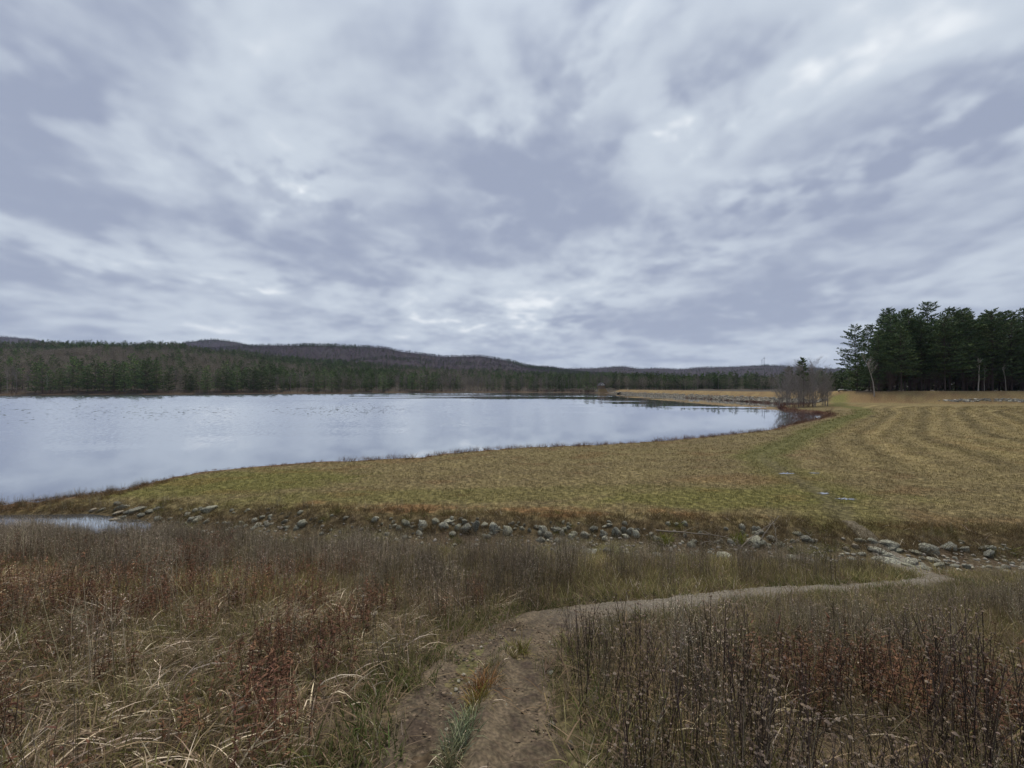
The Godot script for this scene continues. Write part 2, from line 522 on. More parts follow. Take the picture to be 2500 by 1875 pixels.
func make_path() -> void:
	var v := PackedVector3Array(); var c := PackedColorArray(); var ix := PackedInt32Array(); var u2 := PackedVector2Array(); var nn := PackedVector3Array()
	var across := 44
	var rows := 0
	var t := 0.0
	while t < PATH.size() - 1.001:
		var i := int(t)
		var a: Vector3 = PATH[maxi(i - 1, 0)]; var b: Vector3 = PATH[i]; var e: Vector3 = PATH[i + 1]; var f: Vector3 = PATH[mini(i + 2, PATH.size() - 1)]
		var p := b.cubic_interpolate(e, a, f, t - i)
		var q := b.cubic_interpolate(e, a, f, minf(t - i + 0.02, 1.02))
		var side := Vector2(q.x - p.x, q.y - p.y).normalized().orthogonal()
		for k in across:
			var s := (float(k) / (across - 1)) * 2.0 - 1.0
			var w := p.z + 0.14
			var x := p.x - side.x * s * w
			var d := p.y - side.y * s * w
			var m := n_mid.get_noise_2d(x * 2.6, d * 2.6)
			var f2 := n_fine.get_noise_2d(x * 3.0, d * 3.0)
			var edge := absf(s) + m * lerpf(0.24, 0.5, smoothstep(4.0, 5.5, p.y)) + f2 * 0.1
			var clod := n_fine.get_noise_2d(x * 7.0, d * 7.0)
			var y := lerpf(0.035, -0.04, smoothstep(0.7, 1.0, edge)) + m * 0.03 + f2 * 0.02 + maxf(0.0, clod) * 0.02
			if p.y < 4.3:   # two worn ruts with a ridge between them near the camera; the right one deeper
				y += 0.07 * exp(-pow((s * w + 0.06) / 0.10, 2.0)) * smoothstep(4.3, 3.4, p.y) - 0.035 * exp(-pow((s * w - 0.22) / 0.13, 2.0))
			v.push_back(on(x, d, y))
			u2.push_back(Vector2(x, d) / 0.9)
			var k2 := col(0.125, 0.097, 0.064).lerp(col(0.055, 0.042, 0.029), clampf(0.5 + m * 0.9 + f2 * 0.9, 0.0, 1.0))
			k2 = k2.lerp(col(0.165, 0.147, 0.12), smoothstep(4.2, 5.6, p.y) * 0.8)
			k2 = k2.lerp(col(0.12, 0.10, 0.07), smoothstep(9.6, 10.4, p.y))
			c.push_back(k2)
		rows += 1
		t += 0.02
	nn.resize(v.size())
	for j in rows - 1:
		for k in across - 1:
			var p := j * across + k
			ix.append_array([p, p + across + 1, p + across, p, p + 1, p + across + 1])
			var fn := (v[p + across + 1] - v[p]).cross(v[p + across] - v[p + 1])
			if fn.y < 0: fn = -fn
			for z in [p, p + 1, p + across, p + across + 1]: nn[z] += fn
	for i in nn.size(): nn[i] = nn[i].normalized()
	var arr := []
	arr.resize(Mesh.ARRAY_MAX)
	arr[Mesh.ARRAY_VERTEX] = v; arr[Mesh.ARRAY_NORMAL] = nn; arr[Mesh.ARRAY_COLOR] = c; arr[Mesh.ARRAY_TEX_UV] = u2; arr[Mesh.ARRAY_TEX_UV2] = u2; arr[Mesh.ARRAY_INDEX] = ix
	var mesh := ArrayMesh.new()
	mesh.add_surface_from_arrays(Mesh.PRIMITIVE_TRIANGLES, arr)
	var m := StandardMaterial3D.new()
	m.vertex_color_use_as_albedo = true
	m.albedo_color = Color(1.25, 1.25, 1.25)
	m.roughness = 0.85
	m.metallic_specular = 0.3
	m.detail_enabled = true
	m.detail_blend_mode = BaseMaterial3D.BLEND_MODE_MUL
	m.detail_uv_layer = BaseMaterial3D.DETAIL_UV_2
	m.detail_albedo = grain(512, 0.05, 0.55, 1.0, 8, 5)
	m.heightmap_enabled = true
	m.heightmap_texture = grain(512, 0.025, 0.0, 1.0, 9, 5)
	m.heightmap_scale = 0.7
	tag(put("path", mesh, m), "worn muddy footpath with two ruts winding down to the ditch", "", "", "structure")

func make_water() -> void:
	var v := PackedVector3Array(); var nn := PackedVector3Array(); var ix := PackedInt32Array()
	var az := PackedFloat32Array()
	var a := -1.5
	while a < 0.86:
		az.push_back(a)
		a += 0.0036
	var na := az.size()
	var rad := PackedFloat32Array()
	var r := 11.0
	while r < 780.0:
		rad.push_back(r)
		r *= 1.011
	var nr := rad.size()
	var w1 := FastNoiseLite.new()
	w1.seed = 31; w1.frequency = 2.2; w1.fractal_octaves = 3
	var streak := FastNoiseLite.new()
	streak.seed = 33; streak.frequency = 0.02; streak.fractal_octaves = 4
	for j in nr:
		for i in na:
			var x := rad[j] * sin(az[i])
			var d := rad[j] * cos(az[i])
			v.push_back(Vector3(x, 0.0, -d))
			var s := streak.get_noise_2d(x * 0.35, d * 1.6)
			# where the breeze roughens the surface: out on the left and across the middle; sheltered under the banks
			var rough := smoothstep(27.0, 60.0, d - x * 0.35 + s * 24.0) * smoothstep(55.0, 5.0, x + d * 0.04 + s * 40.0)
			rough *= lerpf(1.0, smoothstep(-0.15, 0.2, s), smoothstep(110.0, 240.0, d) * smoothstep(-150.0, -20.0, x))
			rough *= smoothstep(6.0, 45.0, -shore(x, d) + s * 25.0)
			rough = maxf(rough, 0.65 * smoothstep(0.05, 0.25, s) * smoothstep(70.0, 130.0, d) * smoothstep(85.0, 60.0, x))
			var amp := lerpf(0.004, 0.055 + 0.04 * smoothstep(70.0, 170.0, d), rough)
			var sx := w1.get_noise_2d(x * 0.3 + 300.0, d * 2.0) * amp * 0.5 + rng.randfn(0, 0.1) * amp
			var sz := (w1.get_noise_2d(x * 0.10, d * 2.3) * 0.16 + w1.get_noise_2d(x * 0.45, d * 3.1 + 50.0) * 0.08 + rng.randfn(0, 0.06) + lerpf(1.0, 0.45, smoothstep(-120.0, 10.0, x))) * amp
			nn.push_back(Vector3(sx, 1.0, sz).normalized())
	for j in nr - 1:
		for i in na - 1:
			var p := j * na + i
			ix.append_array([p, p + na, p + na + 1, p, p + na + 1, p + 1])
	var arr := []
	arr.resize(Mesh.ARRAY_MAX)
	arr[Mesh.ARRAY_VERTEX] = v; arr[Mesh.ARRAY_NORMAL] = nn; arr[Mesh.ARRAY_INDEX] = ix
	var mesh := ArrayMesh.new()
	mesh.add_surface_from_arrays(Mesh.PRIMITIVE_TRIANGLES, arr)
	var m := StandardMaterial3D.new()
	m.albedo_color = Color(0.69, 0.72, 0.76)
	m.metallic = 0.9
	m.roughness = 0.03
	m.metallic_specular = 0.9
	tag(put("lake_water", mesh, m), "broad grey lake with ruffled and glassy stretches", "", "", "structure")

func hill(called: String, label: String, rows: Array, front: float, foot: float, cover: float, tone: Color, out: Array) -> void:
	# rows: bearing, height of the brow, distance of the brow
	var v := PackedVector3Array(); var nn := PackedVector3Array(); var ix := PackedInt32Array(); var c := PackedColorArray()
	var steps := 16
	var cols := 0
	var a: float = rows[0][0]
	while a <= rows[-1][0]:
		var i := 1
		while i < rows.size() - 1 and rows[i][0] < a: i += 1
		var f := clampf((a - rows[i - 1][0]) / (rows[i][0] - rows[i - 1][0]), 0.0, 1.0)
		f = f * f * (3.0 - 2.0 * f) * 0.5 + f * 0.5
		var top: float = lerpf(rows[i - 1][1], rows[i][1], f)
		var far: float = lerpf(rows[i - 1][2], rows[i][2], f)
		for k in steps:
			var t := float(k) / (steps - 4)
			var d := lerpf(front, far, t)
			var y := lerpf(foot, top, pow(t, 1.15)) if t <= 1.0 else top - (t - 1.0) * (t - 1.0) * top * 1.5
			y += n_low.get_noise_2d(a * d * 0.18, d * 0.18) * top * 0.10 * sin(minf(t, 1.0) * PI)
			v.push_back(Vector3(a * d, y, -d))
			c.push_back(vary(tone, 0.12))
		cols += 1
		a += 0.008
	nn.resize(v.size())
	for i in cols - 1:
		for k in steps - 1:
			var p := i * steps + k
			ix.append_array([p, p + 1, p + steps + 1, p, p + steps + 1, p + steps])
			var fn := (v[p + steps + 1] - v[p]).cross(v[p + 1] - v[p + steps])
			if fn.y < 0: fn = -fn
			for z in [p, p + 1, p + steps, p + steps + 1]: nn[z] += fn
	for i in nn.size(): nn[i] = nn[i].normalized()
	var arr := []
	arr.resize(Mesh.ARRAY_MAX)
	arr[Mesh.ARRAY_VERTEX] = v; arr[Mesh.ARRAY_NORMAL] = nn; arr[Mesh.ARRAY_COLOR] = c; arr[Mesh.ARRAY_INDEX] = ix
	var mesh := ArrayMesh.new()
	mesh.add_surface_from_arrays(Mesh.PRIMITIVE_TRIANGLES, arr)
	tag(put(called, mesh, vmat(1.0, 0.1)), label, "", "", "structure")
	# where its trees stand
	var count := int(cover)
	for n in count:
		var i := rng.randi_range(0, cols - 2)
		var tt := 1.0 - pow(rng.randf(), 1.6) * 0.98
		var kf := tt * (steps - 4)
		var k := mini(int(kf), steps - 2)
		var p0 := v[i * steps + k].lerp(v[i * steps + k + 1], kf - k)
		var p1 := v[(i + 1) * steps + k].lerp(v[(i + 1) * steps + k + 1], kf - k)
		out.append(p0.lerp(p1, rng.randf()))

# ---------------------------------------------------------------- weeds and grass
func arc(p: Vector3, dir: Vector3, length: float, droop: float, n: int) -> PackedVector3Array:
	var pts := PackedVector3Array([p])
	var t := dir.normalized()
	for i in n:
		t = (t + Vector3(0, -droop / n, 0)).normalized()
		p += t * length / n
		pts.push_back(p)
	return pts

func disc(r: float) -> Vector3:
	var a := rf(0, TAU)
	var q := sqrt(rng.randf()) * r
	return Vector3(cos(a) * q, 0, sin(a) * q)

func up_dir(lean: float) -> Vector3:
	var a := rf(0, TAU)
	return Vector3(cos(a) * lean, 1, sin(a) * lean).normalized()

func stem_clump(n: int, lo: float, hi: float, heads: bool) -> ArrayMesh:   # bare grey-brown stalks with short side twigs and fluffy tips
	var m := Buf.new()
	for i in n:
		var k := vary(col(0.06, 0.048, 0.032).lerp(col(0.37, 0.315, 0.21), pow(rng.randf(), 1.35)), 0.3)
		var h := rf(lo, hi)
		var p := disc(0.17)
		var dir := up_dir(rf(0.02, 0.2))
		var pts := arc(p, dir, h, rf(0.0, 0.15), 3)
		m.tube(pts, 0.0023, 0.0011, 3, k)
		for j in rng.randi_range(4, 8):
			var f := rf(0.35, 1.0)
			var at := pts[1].lerp(pts[3], (f - 0.33) / 0.67) if f > 0.33 else pts[0].lerp(pts[1], f * 3.0)
			var w := arc(at, up_dir(rf(0.5, 1.2)), rf(0.05, 0.16) * (1.3 - f * 0.6), 0.0, 2)
			var s := Vector3(rf(-1, 1), 0.2, rf(-1, 1)).normalized()
			m.blade(w, 0.0013, s, k)
			if heads:
				for q in 3:
					var o := w[2] + Vector3(rf(-1, 1), rf(-0.6, 1), rf(-1, 1)) * 0.013
					var kk := vary(col(0.52, 0.44, 0.345).lerp(col(0.17, 0.127, 0.097), pow(rng.randf(), 0.6)), 0.25)
					m.tri(o, o + Vector3(rf(-1, 1), rf(-1, 1), rf(-1, 1)) * 0.009, o + Vector3(rf(-1, 1), rf(-1, 1), rf(-1, 1)) * 0.009, kk)
		for j in rng.randi_range(1, 5):   # shrivelled leaves hanging on the stalk
			var at := p.lerp(pts[2], rf(0.15, 0.9))
			m.blade(arc(at, up_dir(1.5), rf(0.02, 0.05), 1.2, 2), 0.004, Vector3(rf(-1, 1), 0, rf(-1, 1)).normalized(), vary(col(0.15, 0.105, 0.072), 0.3))
	return m.mesh()

func blade_clump(n: int, lo: float, hi: float, w: float, lean: Vector3, droop: float, k0: Color, k1: Color, pale: float, r: float) -> ArrayMesh:
	var m := Buf.new()
	for i in n:
		var k := vary(k0.lerp(k1, rng.randf()), 0.22)
		if rng.randf() < pale: k = vary(col(0.76, 0.64, 0.48), 0.15)
		var dir := (up_dir(rf(0.1, 0.6)) + lean * rf(0.3, 1.0)).normalized()
		var s := dir.cross(Vector3(rf(-1, 1), rf(-0.3, 0.3), rf(-1, 1))).normalized()
		m.blade(arc(disc(r), dir, rf(lo, hi), rf(0.3, 1.3) * droop, 4), w * rf(0.6, 1.2), s, k)
	return m.mesh()

func leafy_clump(n: int, h0: float, h1: float) -> ArrayMesh:   # red-brown weeds with curled dead leaves
	var m := Buf.new()
	for i in n:
		var p := disc(0.16)
		var pts := arc(p, up_dir(rf(0.05, 0.3)), rf(h0, h1), 0.1, 3)
		m.tube(pts, 0.0022, 0.001, 3, vary(col(0.085, 0.048, 0.034), 0.2))
		for j in rng.randi_range(14, 24):
			var f := rf(0.2, 1.0) * 2.99
			var at := pts[int(f)].lerp(pts[int(f) + 1], f - int(f))
			var k := vary(col(0.115, 0.056, 0.036).lerp(col(0.20, 0.115, 0.066), pow(rng.randf(), 2.0)), 0.25)
			m.blade(arc(at, up_dir(rf(0.8, 2.5)), rf(0.02, 0.055), rf(0.2, 1.6), 2), rf(0.004, 0.008), Vector3(rf(-1, 1), rf(-0.4, 0.4), rf(-1, 1)).normalized(), k)
	return m.mesh()

func litter_clump(n: int) -> ArrayMesh:   # fallen blades and stalks lying on the ground
	var m := Buf.new()
	for i in n:
		var k := vary(col(0.19, 0.14, 0.085).lerp(col(0.06, 0.044, 0.03), rng.randf()), 0.3)
		var a := rf(0, TAU)
		var dir := Vector3(cos(a), rf(0.02, 0.35), sin(a)).normalized()
		m.blade(arc(disc(0.22) + Vector3(0, rf(0.0, 0.03), 0), dir, rf(0.1, 0.32), rf(0.1, 0.7), 3), rf(0.0015, 0.004), Vector3(-sin(a), rf(-0.5, 0.5), cos(a)).normalized(), k)
	return m.mesh()

func ball(m: Buf, p: Vector3, r: float, k: Color) -> void:   # a little seed head, flattened below
	var ring := []
	for i in 6:
		var a := TAU * i / 6
		ring.append(p + Vector3(cos(a), rf(-0.15, 0.15), sin(a)) * r)
	for i in 6:
		m.tri(ring[i], ring[(i + 1) % 6], p + Vector3(0, r * 0.9, 0), k)
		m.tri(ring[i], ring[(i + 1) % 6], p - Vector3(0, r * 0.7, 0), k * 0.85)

func seed_clump() -> ArrayMesh:   # a few dark stiff stalks with round heads
	var m := Buf.new()
	for i in 5:
		var k := vary(col(0.062, 0.045, 0.034), 0.25)
		var pts := arc(disc(0.13), up_dir(rf(0.03, 0.22)), rf(0.4, 0.72), rf(0, 0.15), 3)
		m.tube(pts, 0.0028, 0.0016, 3, k)
		ball(m, pts[3], rf(0.006, 0.009), vary(col(0.19, 0.14, 0.10).lerp(col(0.07, 0.05, 0.037), rng.randf()), 0.2))
		for j in rng.randi_range(2, 5):
			var f := rf(0.5, 0.95) * 2.99
			var w := arc(pts[int(f)].lerp(pts[int(f) + 1], f - int(f)), up_dir(rf(0.3, 0.7)), rf(0.06, 0.18), -0.3, 2)
			m.tube(w, 0.0015, 0.001, 3, k)
			ball(m, w[2], rf(0.005, 0.0085), vary(col(0.21, 0.16, 0.12).lerp(col(0.07, 0.05, 0.037), rng.randf()), 0.25))
		for j in 7:
			var f := rf(0.1, 0.9) * 2.99
			m.blade(arc(pts[int(f)].lerp(pts[int(f) + 1], f - int(f)), up_dir(2.0), rf(0.015, 0.04), 1.2, 2), 0.004, Vector3(rf(-1, 1), 0.2, rf(-1, 1)).normalized(), vary(col(0.10, 0.072, 0.05), 0.35))
	return m.mesh()

func place(list: Array, k: int, x: float, d: float, size: float, tint: Color, turn := -1.0, sink := 0.0) -> void:
	var b := Basis.from_euler(Vector3(rf(-0.1, 0.1), rf(0, TAU) if turn < 0.0 else turn, rf(-0.1, 0.1))).scaled(Vector3(size, size * rf(0.85, 1.15), size))
	list[k].append([Transform3D(b, on(x, d, -sink)), tint])

func lists(n: int) -> Array:
	var r := []
	for i in n: r.append([])
	return r

func shade(a: float) -> Color:
	var f := 1.0 + rf(-a, a)
	return Color(f, f * rf(0.96, 1.04), f * rf(0.94, 1.06))

func make_weeds() -> void:
	var lean := Vector3(1.15, 0.0, 0.35)
	var stems := []; var tans := []; var reds := []; var shorts := []; var litter := []; var greens := []; var mids := []
	for i in 7: stems.append(stem_clump(13, 0.34, 0.74, true))
	for i in 6: tans.append(blade_clump(44, 0.16, 0.46, 0.0039, lean, 2.3, col(0.52, 0.405, 0.27), col(0.16, 0.115, 0.072), 0.3, 0.16))
	for i in 5: reds.append(leafy_clump(9, 0.3, 0.6))
	for i in 5: shorts.append(blade_clump(46, 0.07, 0.2, 0.0028, Vector3(0.2, 0, 0), 1.0, col(0.30, 0.25, 0.115), col(0.16, 0.155, 0.058), 0.04, 0.17))
	for i in 4: greens.append(blade_clump(46, 0.06, 0.17, 0.0034, Vector3.ZERO, 1.1, col(0.085, 0.115, 0.032), col(0.16, 0.17, 0.06), 0.05, 0.15))
	for i in 4: litter.append(litter_clump(40))
	for i in 4: mids.append(blade_clump(34, 0.2, 0.42, 0.0026, Vector3(0.15, 0, 0), 0.7, col(0.29, 0.225, 0.125), col(0.13, 0.105, 0.06), 0.06, 0.17))
	var ps := lists(7); var pt := lists(6); var pr := lists(5); var ph := lists(5); var pg := lists(4); var pl := lists(4); var pm := lists(4); var pq := lists(5); var seeds := []
	for i in 5: seeds.append(seed_clump())
	var step := 0.17
	var d := 0.55
	while d < 14.6:
		var half := 1.32 * d + 2.2
		var x := -half
		while x < half:
			var px := x + rf(-0.09, 0.09)
			var pd := d + rf(-0.09, 0.09)
			x += step
			var e := pd - table(AXIS, px)
			if e > -0.5 or shore(px, pd) < 0.4: continue
			if Vector2(px, pd).length() < 0.75: continue
			var g := path_gap(px, pd)
			if g.x < -0.07 or g.x < 0.04 and (rng.randf() < 0.6 or g.y > 5.0): continue
			if g.x < 0.04:
				place(pg, rng.randi_range(0, 3), px, pd, rf(0.5, 0.9), shade(0.2))
				continue
			var m := n_mid.get_noise_2d(px * 1.3, pd * 1.3)
			var l := n_low.get_noise_2d(px * 6.0, pd * 6.0)
			var left := px < PATH[mini(int(g.y), PATH.size() - 1)].x and pd < 9.0 and (pd < 5.0 or px < 1.0)
			var near_edge := smoothstep(0.8 if left and pd < 4.2 else 0.5, 0.2 if left else 0.08, g.x)
			var open := maxf(0.95 * spot(px, pd, -4.1, 6.0, 2.1, 0.95), 0.0)
			if g.y > 5.5 and pd > PATH[mini(int(g.y) + 1, PATH.size() - 1)].y - 0.3 and not left: open = maxf(open, 0.72)   # low growth between path and ditch
			var red := 0.0
			var tan_w := 0.0
			var stem_w := 1.0
			if left:
				tan_w = smoothstep(0.7, -0.7, pd - (5.1 + maxf(0.0, -px - 2.0) * 0.22) + m * 1.2)
				tan_w *= smoothstep(-0.6, -1.25, px + m * 0.4)
				tan_w = maxf(tan_w, 0.9 * spot(px, pd, -0.75, 5.1, 0.75, 0.4))
				red = maxf(maxf(spot(px, pd, -4.9, 4.5, 1.7, 0.55), spot(px, pd, -1.75, 3.4, 0.6, 0.75)), maxf(spot(px, pd, -6.2, 8.0, 0.8, 0.5), spot(px, pd, -9.2, 8.3, 1.8, 0.7)))
				red = maxf(red, maxf(spot(px, pd, -2.6, 5.0, 0.9, 0.45), 0.7 * spot(px, pd, -1.6, 2.2, 0.8, 0.35)))
				red = maxf(red, 0.8 * smoothstep(0.22, 0.4, l + m * 0.3) * smoothstep(9.0, 6.0, pd))
			else:
				red = maxf(spot(px, pd, 2.6, 2.9, 0.9, 0.55), spot(px, pd, 3.4, 2.5, 0.9, 0.5)) * 0.8
				tan_w = 0.35 * spot(px, pd, 1.5, 2.5, 0.7, 0.5) + 0.4 * smoothstep(0.05, 0.5, l) * smoothstep(4.5, 3.0, pd)
			var patch := n_mid.get_noise_2d(px * 4.2 + 20.0, pd * 4.2)   # kinds keep to clumps of half a metre
			if left:
				red = clampf(maxf(red, 0.0) * smoothstep(-0.15, 0.15, patch) * 1.2 + tan_w * 0.75 * smoothstep(0.28, 0.42, patch), 0.0, 1.0)
				tan_w *= smoothstep(0.34, 0.16, patch) * smoothstep(-0.5, -0.38, patch)
			stem_w = maxf(0.0, 1.0 - tan_w * 0.93) * (1.0 - red * 0.8) * (1.0 - open * 0.86) * (1.0 - near_edge * 0.8)
			if left and px > -1.5 and pd < 3.3: stem_w *= 0.5
			if left and pd < 5.0: stem_w *= 0.35
			stem_w *= smoothstep(-0.42, -0.05, patch) if pd < 5.5 else lerpf(0.12, 1.0, smoothstep(-0.22, 0.12, patch + m * 0.4))
			if not left and pd < 3.4: stem_w *= 0.45
			var tint := shade(0.3) * (1.0 + l * 0.5)
			var low := 1.0
			if not left and g.y > 3.8 and pd < PATH[mini(int(g.y), PATH.size() - 1)].y + 0.9: low = clampf(0.24 + 0.27 * g.x, 0.24, 1.0)
			var bare := smoothstep(0.2, 0.5, n_mid.get_noise_2d(px * 0.7 + 50.0, pd * 0.7))
			# litter and low growth first
			place(pl, rng.randi_range(0, 3), px, pd, rf(0.8, 1.3), tint)
			if rng.randf() < 0.75: place(ph, rng.randi_range(0, 4), px, pd, rf(0.8, 1.3) * (1.0 + 0.3 * open), tint * (1.0 + 0.4 * open))
			if rng.randf() < near_edge * 0.9 * smoothstep(-0.3, 0.2, m + (0.25 if left else 0.0)): place(pg, rng.randi_range(0, 3), px, pd, rf(0.7, 1.2), tint)
			elif rng.randf() < 0.10 * smoothstep(0.0, 0.4, l): place(pg, rng.randi_range(0, 3), px, pd, rf(0.8, 1.3), tint)
			if rng.randf() < tan_w * (1.0 - red * 0.6) * (1.0 - near_edge * 0.75) * (1.0 - open): place(pt, rng.randi_range(0, 5), px, pd, rf(0.75, 1.1), tint, rf(-0.5, 0.5) + (TAU if rng.randf() < 0.5 else 0.0))
			if not left and pd < 4.2 and pd > 0.95 and g.y < 5.0 and rng.randf() < 0.6 * smoothstep(4.2, 3.0, pd) * smoothstep(-0.3, 0.1, patch): place(pq, rng.randi_range(0, 4), px, pd, rf(0.75, 1.1) * low, shade(0.25))
			if rng.randf() < red * (1.0 - near_edge * 0.8): place(pr, rng.randi_range(0, 4), px, pd, rf(0.7, 1.05) * low, tint)
			if rng.randf() < stem_w * lerpf(0.9, 0.18, bare):
				var tall := 0.8 + 0.35 * smoothstep(-0.3, 0.4, m)
				if not left and pd < 3.2: tall *= 0.92
				tall *= low
				if pd > 8.0: tall *= 0.85
				place(ps, rng.randi_range(0, 6), px, pd, tall * rf(0.8, 1.1), shade(0.35) * (1.0 + l * 0.5 + m * 0.4))
			if rng.randf() < (0.45 + 0.3 * bare) * stem_w + 0.25 * open: place(pm, rng.randi_range(0, 3), px, pd, rf(0.7, 1.05) * minf(1.0, low * 1.3), tint)
		d += step
	var leaf := vmat(0.8, 0.25, 0.5)
	var stick := vmat(0.85, 0.2)
	scatter("grass_litter", litter, pl, leaf, "flattened dead blades and stalks lying over the slope")
	scatter("low_grass", shorts, ph, leaf, "short tan and olive grass between the weeds")
	scatter("green_grass", greens, pg, leaf, "short green grass fringing the muddy path")
	scatter("tan_grass", tans, pt, leaf, "windblown straw coloured grass on the left of the slope")
	scatter("thin_grass", mids, pm, leaf, "thin upright brown grass among the dead stalks")
	scatter("red_brown_weeds", reds, pr, leaf, "red brown weeds with curled dead leaves")
	scatter("seed_head_weeds", seeds, pq, stick, "dark brittle stalks with small round seed heads crowding right of the path")
	scatter("dead_weeds", stems, ps, stick, "dense grey brown dead weed stalks with fluffy tips")

func make_field_grass() -> void:
	var turf := []; var rough := []
	for i in 5: turf.append(blade_clump(34, 0.05, 0.12, 0.003, Vector3(0.1, 0, 0), 1.0, col(0.9, 0.9, 0.9), col(0.62, 0.62, 0.62), 0.0, 0.2))
	for i in 5: rough.append(blade_clump(40, 0.14, 0.34, 0.0034, Vector3(0.1, 0, 0.1), 1.2, col(0.9, 0.85, 0.8), col(0.5, 0.46, 0.42), 0.0, 0.2))
	var pt := lists(5); var pr := lists(5)
	var d := 8.5
	while d < 80.0:
		var step := 0.2 + 0.016 * maxf(d - 10.0, 0.0)
		var x := -1.35 * d - 1.0
		while x < 1.35 * d + 1.0:
			var px := x + rf(-0.5, 0.5) * step
			var pd := d + rf(-0.5, 0.5) * step
			x += step
			var e := pd - table(AXIS, px)
			var sd := shore(px, pd)
			if e < 0.5 or sd < 0.1: continue
			var gap := line_gap(Vector2(px, pd), TRAIL, false)
			var f := field_color(px, pd, gap)
			var k := vary(f * 1.25, 0.12)
			if gap < 0.22 and rng.randf() < 0.8: continue
			if e > 1.15 and sd > 0.9: place(pt, rng.randi_range(0, 4), px, pd, (1.0 + 0.03 * (d - 10.0)) * rf(0.7, 1.2), k, -1.0, 0.01)
			if e < 2.0 and rng.randf() < 0.75: place(pr, rng.randi_range(0, 4), px, pd, rf(0.6, 1.0), k.lerp(vary(col(0.18, 0.135, 0.075), 0.3), 0.5))
			if sd < 1.1 and rng.randf() < 0.8: place(pr, rng.randi_range(0, 4), px, pd, rf(0.6, 1.1) * (1.0 + 0.02 * d) * (0.45 if px < -11.0 else 1.0), vary(col(0.20, 0.125, 0.085), 0.3))
		d += step
	# the brown fringe along the water farther off
	for i in range(16, SHORE.size() - 12):
		var a := SHORE[i]; var b := SHORE[i + 1]
		var n := int(a.distance_to(b) * 3.5)
		for k in n:
			var p := a.lerp(b, rng.randf())
			var q := (b - a).normalized().orthogonal() * rf(-1.2, 0.3)
			var red := smoothstep(60.0, 75.0, p.y)
			place(pr, rng.randi_range(0, 4), p.x + q.x, p.y + q.y, rf(1.0, 1.9) * (1.0 + 0.6 * red), vary(col(0.20, 0.13, 0.085).lerp(col(0.15, 0.065, 0.045), maxf(red, smoothstep(0.1, 0.3, n_mid.get_noise_2d(p.x, p.y)))), 0.3))
	var leaf := vmat(0.85, 0.2, 0.4)
	scatter("turf", turf, pt, leaf, "mown tan and green turf of the field by the lake")
	scatter("rough_grass", rough, pr, leaf, "rough brown grass along the ditch lip and lake shore")

func make_ditch_plants() -> void:
	# brown grass hanging over the ditch sides, low dry stalks on its floor and round the little inlet
	var tuft := []; var twig := []
	for i in 4: tuft.append(blade_clump(44, 0.12, 0.34, 0.003, Vector3(0, 0, 0.5), 1.5, col(0.19, 0.145, 0.075), col(0.10, 0.075, 0.045), 0.03, 0.18))
	for i in 4: twig.append(stem_clump(9, 0.25, 0.5, false))
	var pt := lists(4); var pw := lists(4)
	var x := -24.0
	while x < 17.0:
		for k in 7:
			var px := x + rf(-0.15, 0.15)
			var e := rf(-0.9, 1.9)
			var d := table(AXIS, px) + e
			if height(px, d) < 0.05: continue
			if path_gap(px, d).x < 0.1: continue
			var m := n_mid.get_noise_2d(px * 1.5, d * 1.5)
			if rng.randf() < (0.55 if e < 0.3 else 0.9) + m: place(pt, rng.randi_range(0, 3), px, d, rf(0.6, 1.1), vary(Color(1, 1, 1).lerp(Color(0.8, 1.05, 0.5), smoothstep(0.1, 0.4, m)), 0.25))
			if rng.randf() < 0.10 + 0.5 * m * m + (0.35 if px < -15.0 else 0.0): place(pw, rng.randi_range(0, 3), px, d, rf(0.7, 1.3), shade(0.2))
		x += 0.22
	# the spit of rough ground between the inlet and the lake
	for i in 900:
		var px := rf(-26, -15.5)
		var d := rf(14.6, 20.0)
		var y := height(px, d)
		if y < 0.03 or d - table(AXIS, px) < 0.6 or px > -17.0: continue
		place(pt, rng.randi_range(0, 3), px, d, rf(0.6, 1.0), vary(col(0.95, 0.8, 0.7), 0.3))
		if rng.randf() < 0.6: place(pw, rng.randi_range(0, 3), px, d, rf(0.45, 0.9), shade(0.2) * 0.8)
	var leaf := vmat(0.85, 0.2, 0.4)
	scatter("ditch_grass", tuft, pt, leaf, "brown grass tufts on the sides of the ditch")
	scatter("dry_stalks", twig, pw, vmat(0.9, 0.2), "thin dry stalks in the ditch and round the inlet")

# ---------------------------------------------------------------- trees
var pine_tint := 1.0

